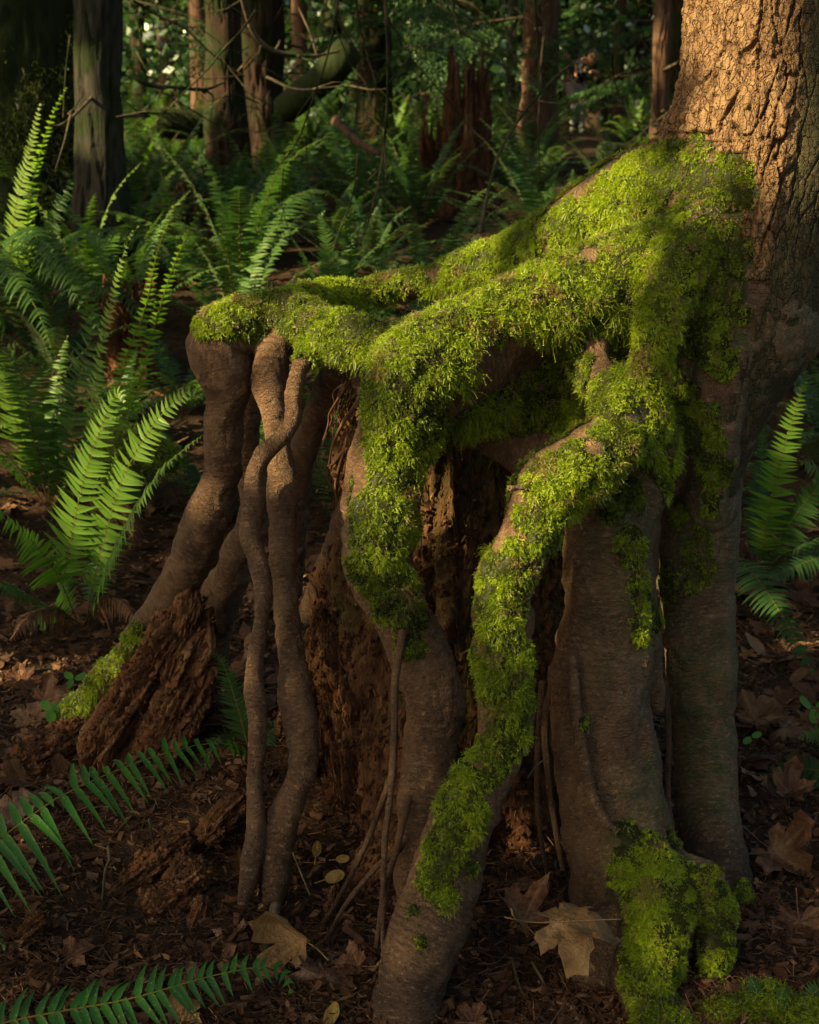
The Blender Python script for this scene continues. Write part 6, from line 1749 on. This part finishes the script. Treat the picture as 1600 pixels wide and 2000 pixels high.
# random fine dead twigs of the understorey (too many to count): one mass
mb = MB()
for i in range(110):
    px, py, y = r.uniform(240, 1080), r.uniform(-60, 300), r.uniform(9, 17); a = r.uniform(0, 2 * PI); l = r.uniform(0.2, 0.9)
    p = P(px, py, y); d = nrm(np.array([math.cos(a), r.normal(0, .5), math.sin(a) * 0.7 - 0.2]))
    tube(mb, np.array([p, p + d * l * .33 + r.normal(0, .03, 3), p + d * l * .66 + r.normal(0, .05, 3), p + d * l + r.normal(0, .07, 3)]), np.linspace(0.005, 0.0012, 4), 4, r.uniform(0, 1))
tag(mb.build('dead_twig_thicket', M['twig']), 'web of fine dead twigs between the background trunks', 'twigs', kind='stuff')

# ------------------------------------------------------------------ conifer boughs that dip into the top of the view
def bough(px, py, y, dirn, L, label, seed):
    y, L = y + 3.5, L * 1.25
    r = np.random.default_rng(seed); p = P(px, py, y); d = nrm(np.array(dirn, float)); o = empty('conifer_bough', p); tag(o, label, 'bough', 'conifer boughs hanging into the top of the view')
    mb = MB(); lb = MB(); c = catmull([p, p + d * L * .5, p + d * L + [0, 0, -0.3 * L]], 0.1); tube(lb, c, np.linspace(0.012, 0.003, len(c)), 5)
    spray(mb, p, d, L, r, 2.0, 0.034)
    for k in range(7):
        spray(mb, p + d * L * r.uniform(0.1, 0.9) + [0, 0, -0.05], nrm(d + r.normal(0, .5, 3) * [1, 1, .4]), L * r.uniform(.35, .6), r, 2.0, 0.032)
    mb.build('needles', M['conifer'], o, False); lb.build('limb', M['twig'], o)


for i, (px, py, y, d, L, lab) in enumerate([
    (700, -20, 9.0, (0.8, -0.3, -0.15), 1.3, 'drooping bough left of top centre'), (960, -30, 9.5, (-0.9, -0.2, -0.2), 1.5, 'bough reaching left above the pointed stump'),
    (905, 110, 9.6, (-0.8, -0.2, 0.05), 0.7, 'small flat bough just over the pointed stump'), (1040, 30, 13, (-0.9, -0.2, -0.2), 1.6, 'bough before the dark red trunk'),
    (1130, -60, 14, (0.9, 0, 0.1), 1.3, 'bough high above the photographer'), (1330, 40, 11, (-0.9, -0.3, -0.1), 1.3, 'bough beside the lit bark of the big tree'),
    (1320, 120, 12, (-0.9, 0.2, -0.25), 1.2, 'lower bough beside the lit bark of the big tree'), (560, 20, 10.5, (-0.6, -0.6, -0.2), 1.0, 'bough over the blackish trunk'),
    (430, 90, 10.5, (0.5, -0.8, -0.3), 0.7, 'small bough on the broad furrowed trunk'), (800, -40, 8.0, (0.2, -0.7, -0.4), 0.9, 'bough pointing at the viewer at top centre'),
    (260, 0, 12, (0.9, 0, -0.3), 1.3, 'bough in the pale gap at upper left')]):
    bough(px, py, y, d, L, lab + ' of dark green needles', 900 + i)

# ------------------------------------------------------------------ far forest
def forest_mass(name, label, seed, y0, y1, xw, h, n, ls, mat):
    r = np.random.default_rng(seed); y = r.uniform(y0, y1, n); x = r.uniform(-xw, xw, n); z = H(x, y) + r.uniform(0, 1, n) ** 0.8 * h
    p = np.stack([x, y, z], 1); p = p[fbm(p / np.array([2.2, 2.2, 1.6]), 3, seed) > -0.22]
    a, b, _ = proj(p); p = p[~((a > 1080) & (a < 1200) & (b > 90) & (b < 275) & (p[:, 1] < 26))]; n = len(p)
    a = nrm(r.normal(size=(n, 3)) * [1, 1, .6]); b = nrm(np.cross(a, r.normal(size=(n, 3)))); l = ls * r.uniform(.5, 1.4, (n, 1)); w = l * .4
    v = np.stack([p, p + a * l * .5 + b * w, p + a * l, p + a * l * .5 - b * w], 1); mb = MB()
    mb.add(v.reshape(-1, 3), np.arange(4 * n).reshape(-1, 4), None, np.repeat(np.clip(r.normal(.4, .3, n) + 0.3 * fbm(p / 3, 2, 5), 0, 1), 4))
    return tag(mb.build(name, M[mat], None, False), label, 'forest', kind='stuff')


forest_mass('far_forest', 'dense dark foliage closing the view far behind', 7, 34, 54, 28, 16, 260000, 0.5, 'conifer')
forest_mass('farthest_forest', 'darkest foliage beyond the far forest', 9, 56, 80, 42, 24, 160000, 0.9, 'conifer')
forest_mass('understorey', 'loose green leaves of the shrubs among the far trunks', 8, 18, 33, 13, 2.2, 20000, 0.14, 'conifer')

# ------------------------------------------------------------------ photographer in the distance
def skin_body(name, joints, edges, mat, parent, sub=2):
    me = bpy.data.meshes.new(name); off = origin(parent)
    me.from_pydata([tuple(np.array(j[:3]) - off) for j in joints], edges, []); me.update()
    o = bpy.data.objects.new(name, me); COL.objects.link(o); o.parent = parent
    sk_ = o.modifiers.new('skin', 'SKIN'); sk_.use_smooth_shade = True
    for i, j in enumerate(joints):
        me.skin_vertices[0].data[i].radius = (j[3], j[4] if len(j) > 4 else j[3]); me.skin_vertices[0].data[i].use_root = (i == 0)
    ss = o.modifiers.new('sub', 'SUBSURF'); ss.levels = sub; ss.render_levels = sub
    me.materials.append(M[mat]); return o


FY = 25.0; fx = at(1106, FY); fz = Hs(fx, FY)
fz = P(1122, 262, FY)[2]
per = empty('person', (fx, FY, fz))
tag(per, 'distant person in a black jacket and grey trousers bending over a camera among the ferns', 'person')
F_ = np.array([fx, FY, fz])
def J(x, y, z, *r_): return (F_[0] + x, F_[1] + y, F_[2] + z, *r_)
hip = J(0.03, 0.05, 0.86, 0.13, 0.15)
body = [hip, J(0.06, -0.05, 1.0, 0.13, 0.15), J(0.12, -0.15, 1.13, 0.15, 0.17), J(0.17, -0.24, 1.2, 0.12, 0.15), J(0.22, -0.32, 1.22, 0.055),
        J(0.10, -0.38, 1.17, 0.06), J(0.02, -0.45, 1.0, 0.045), J(0.10, -0.55, 1.02, 0.032),
        J(0.30, -0.12, 1.17, 0.06), J(0.36, -0.28, 1.0, 0.045), J(0.20, -0.5, 1.02, 0.032),
        J(-0.02, 0.02, 0.82, 0.09), J(0.02, 0.0, 0.48, 0.062), J(-0.01, 0.06, 0.12, 0.045), J(0.0, -0.02, 0.05, 0.04), J(0.02, -0.12, 0.04, 0.03),
        J(0.14, 0.08, 0.82, 0.09), J(0.17, 0.03, 0.48, 0.062), J(0.16, 0.10, 0.12, 0.045), J(0.16, 0.02, 0.05, 0.04), J(0.17, -0.08, 0.04, 0.03)]
skin_body('body', body, [(0, 1), (1, 2), (2, 3), (3, 4), (3, 5), (5, 6), (6, 7), (3, 8), (8, 9), (9, 10), (0, 11), (11, 12), (12, 13), (13, 14), (14, 15), (0, 16), (16, 17), (17, 18), (18, 19), (19, 20)], 'skin', per)
skin_body('jacket', [tuple(list(b[:3]) + [x * 1.16 for x in b[3:]]) for b in body[:4] + body[5:10]], [(0, 1), (1, 2), (2, 3), (3, 4), (4, 5), (5, 6), (3, 7), (7, 8)], 'jacket', per)
tb = [body[0], body[11], body[12], body[13], body[16], body[17], body[18]]
skin_body('trousers', [tuple(list(b[:3]) + [x * 1.2 for x in b[3:]]) for b in tb], [(0, 1), (1, 2), (2, 3), (0, 4), (4, 5), (5, 6)], 'trousers', per)


def ball(mb, c, rx, ry, rz, n=12):
    u, v_ = np.meshgrid(np.linspace(-PI / 2, PI / 2, n), np.linspace(0, 2 * PI, 2 * n, endpoint=False), indexing='ij')
    p = np.stack([np.cos(u) * np.cos(v_) * rx, np.cos(u) * np.sin(v_) * ry, np.sin(u) * rz], -1).reshape(-1, 3) + np.array(c)
    m = 2 * n; i = np.arange(n - 1)[:, None] * m; j = np.arange(m)[None]; k = (j + 1) % m
    mb.add(p, np.stack([i + j, i + k, i + m + k, i + m + j], -1).reshape(-1, 4))


hc = F_ + [0.26, -0.42, 1.26]
mb = MB(); ball(mb, hc, 0.078, 0.095, 0.115); ball(mb, hc + [-0.03, -0.1, -0.02], 0.012, 0.02, 0.018, 6); ball(mb, hc + [-0.075, 0.01, -0.01], 0.012, 0.02, 0.03, 6); ball(mb, hc + [0.075, 0.01, -0.01], 0.012, 0.02, 0.03, 6)
mb.build('head', M['skin'], per)
mb = MB(); ball(mb, hc + [0.008, 0.02, 0.022], 0.088, 0.098, 0.112); mb.build('hair', M['hair'], per)
for sx in (-1, 1):
    hd = F_ + [0.15 + 0.05 * sx, -0.57, 1.03]
    skin_body('hand', [tuple(hd) + (0.02,)] + [tuple(hd + [0.012 * (k - 1.5), -0.06 - 0.01 * (k in (1, 2)), 0.02 - 0.008 * k]) + (0.008,) for k in range(4)] + [tuple(hd + [-0.03 * sx, -0.03, 0.02]) + (0.009,)],
              [(0, 1), (0, 2), (0, 3), (0, 4), (0, 5)], 'skin', per, 1)
for sx, cx_ in ((0, 0.0), (1, 0.16)):
    mb = MB(); ball(mb, F_ + [cx_, -0.02, 0.05], 0.05, 0.13, 0.05); ball(mb, F_ + [cx_, 0.05, 0.12], 0.055, 0.055, 0.09); mb.build('boot', M['boot'], per)
cm = F_ + [0.15, -0.62, 1.06]; co = empty('hand_held_camera', cm); tag(co, 'black camera held up by the distant person', 'camera')
mb = MB(); ball(mb, cm, 0.07, 0.035, 0.05, 8); mb.build('camera_body', M['black_plastic'], co)
mb = MB(); tube(mb, np.array([cm, cm + [-0.02, -0.07, -0.03], cm + [-0.04, -0.15, -0.06]]), [0.036, 0.038, 0.04], 14); mb.build('lens', M['black_plastic'], co)

# ------------------------------------------------------------------ added shade trees: unseen, towards the sun, with gaps cut to place the light
UH = nrm(np.cross(SUN, [0, 0, 1.0])); UV = np.cross(UH, SUN)
if UV[2] < 0: UV = -UV


def suv(p): p = np.atleast_2d(p); return p @ UH, p @ UV


GAPS = []
LIT = [(1395, 20, 105), (1400, 130, 105), (1370, 230, 95), (1430, 250, 70), (1280, 320, 60), (1340, 330, 50), (1200, 400, 70), (1120, 440, 70), (1040, 470, 60), (950, 500, 50), (900, 520, 40), (1220, 420, 50), (1140, 490, 65), (1060, 550, 60),
       (980, 600, 60), (900, 630, 60), (820, 650, 60), (740, 650, 50), (670, 650, 55), (620, 610, 50), (560, 600, 45), (490, 605, 36), (420, 618, 28), (780, 580, 30), (700, 572, 30), (800, 720, 60), (770, 790, 60), (750, 860, 50), (735, 930, 50), (700, 925, 30),
       (720, 1000, 42), (588, 715, 8), (576, 760, 8), (572, 800, 8), (560, 845, 7), (1190, 770, 40), (1200, 850, 45), (1140, 900, 50), (1085, 940, 50), (1050, 1000, 42), (1010, 1060, 34), (205, 1325, 36), (150, 1385, 26), (985, 1150, 34), (990, 1250, 24), (960, 1250, 18), (880, 740, 30)]
for px, py, r_ in LIT:
    h = hit(px, py, 14)
    if h is None: continue
    u, v_ = suv(h); GAPS.append((u[0], v_[0], max(0.002, r_ * h[1] / FPX * 0.95 - (0.02 if r_ < 10 else 0))))
for px, py, Yd, r_ in [(200, 900, 4.0, 0.10), (160, 1000, 4.05, 0.08), (310, 830, 3.9, 0.12), (220, 800, 3.95, 0.10), (250, 950, 4.0, 0.08), (340, 450, 4.6, 0.14), (330, 560, 4.65, 0.10), (70, 260, 6.1, 0.2), (60, 400, 6.2, 0.15), (15, 720, 5.0, 0.14),
                       (1510, 1380, 3.5, 0.09), (1560, 860, 4.3, 0.09), (1580, 1000, 4.2, 0.08), (1500, 1200, 3.8, 0.05), (1000, 1075, 2.9, 0.05), (835, 1030, 2.86, 0.04), (840, 1080, 2.86, 0.04), (60, 1340, 3.8, 0.10), (640, 440, 5.35, 0.08),
                       (412, 60, 17, 0.7), (412, 150, 17, 0.5), (300, 170, 14, 0.6), (290, 240, 12, 0.5), (830, 200, 12, 0.4), (780, 210, 12, 0.4), (1135, 135, 25, 0.45), (1125, 200, 25, 0.45), (1200, 250, 17, 0.5),
                       (1000, 130, 25, 1.0), (1220, 110, 24, 1.2), (1230, 180, 22, 1.0), (700, 170, 28, 1.4), (905, 60, 30, 1.6), (1110, 60, 33, 1.5), (650, 190, 9, 0.25), (960, 300, 8, 0.25), (1080, 280, 8, 0.3), (520, 430, 7, 0.2)]:
    u, v_ = suv(P(px, py, Yd)); GAPS.append((u[0], v_[0], r_))
GA = np.array(GAPS)


def keep_leaf(p, margin=0.02):
    u, v_ = suv(p); k = np.ones(len(p), bool)
    for a in range(0, len(p), 20000):
        du = u[a:a + 20000, None] - GA[None, :, 0]; dv_ = v_[a:a + 20000, None] - GA[None, :, 1]
        q_ = np.stack([u[a:a + 20000], v_[a:a + 20000], 0 * u[a:a + 20000]], 1)
        shrink = 1 - 0.75 * smooth(0.12, 0.45, fbm(q_ / 0.16, 2, 404))               # leaf clusters kept in the cut gaps to dapple the light
        k[a:a + 20000] = (np.hypot(du, dv_) > (GA[None, :, 2] + margin) * np.where(GA[None, :, 2] < 0.15, shrink[:, None], 1.0)).all(1)
    return k


def shade_tree(uc, vc, t, wu, wv, n, ls, seed, label, cover_noise=-9, scale=1.0, tofs=0.0):
    """added light blocker: flattened cloud of leaves facing the sun, on its own trunk"""
    r = np.random.default_rng(seed)
    uu_, vv_, tt_ = r.uniform(-1, 1, n) * wu + uc, r.uniform(-1, 1, n) * wv + vc, t + r.uniform(-0.5, 0.5, n) * 1.6 * scale
    p = uu_[:, None] * UH + vv_[:, None] * UV + tt_[:, None] * SUN
    p = p[(p[:, 2] > H(p[:, 0], p[:, 1]) + 0.3)]
    p = p[keep_leaf(p, 0.42 * ls)]
    u, v_ = suv(p)
    p = p[fbm(np.stack([u, v_, 0 * u], 1) / (0.55 * scale), 3, seed) > cover_noise]
    n = len(p); a = nrm(r.normal(size=(n, 3))); a = nrm(a - SUN * (a @ SUN)[:, None] * 0.7); b = np.cross(a, SUN); l = ls * r.uniform(.6, 1.2, (n, 1)); w = l * .42
    v = np.stack([p - a * l * .5, p + b * w, p + a * l * .5, p - b * w], 1)
    c = uc * UH + vc * UV + t * SUN; x, y = c[0] + UH[0] * tofs, c[1] + UH[1] * tofs; z = Hs(x, y)
    o = empty('unseen_shade_tree', (x, y, z)); tag(o, label, 'tree', 'unseen shade trees added left of the view')
    mb = MB(); mb.add(v.reshape(-1, 3), np.arange(4 * n).reshape(-1, 4), None, np.repeat(r.uniform(0, 1, n), 4)); mb.build('crown', M['broadleaf'], o, False)
    mb = MB(); cc = catmull([(x, y, z - 0.2), (x + .1, y, z + (c[2] - z) * .5), (x, y + .1, c[2] + wv * .5)], 0.3); tube(mb, cc, np.linspace(0.14, 0.04, len(cc)), 10, wob=0.1); mb.build('trunk', M['bark_dark'], o)


u0, v0 = suv(P(750, 1000, 2.8))
shade_tree(u0[0], v0[0] + 0.2, 8.0, 2.6, 2.3, 27000, 0.10, 1, 'unseen leafy tree added left of the view to shade the stilt roots', -0.62, 1.0, 2.5)
i = 0
for Yb in (6.5, 10.5, 15, 20, 26, 33):
    for dz_ in (0.5, 4.0):
        i += 1; x_ = 0.0; u1, v1 = suv(np.array([x_, Yb, Hs(0, Yb) + dz_]))
        shade_tree(u1[0], v1[0], 9 + 0.18 * Yb + 2.5 * (dz_ > 1), 2.2 + 0.1 * Yb, 2.4, 3000, 0.42, 20 + i, 'unseen leafy tree added farther back outside the left edge to shade the background', 0.14, 1.6)
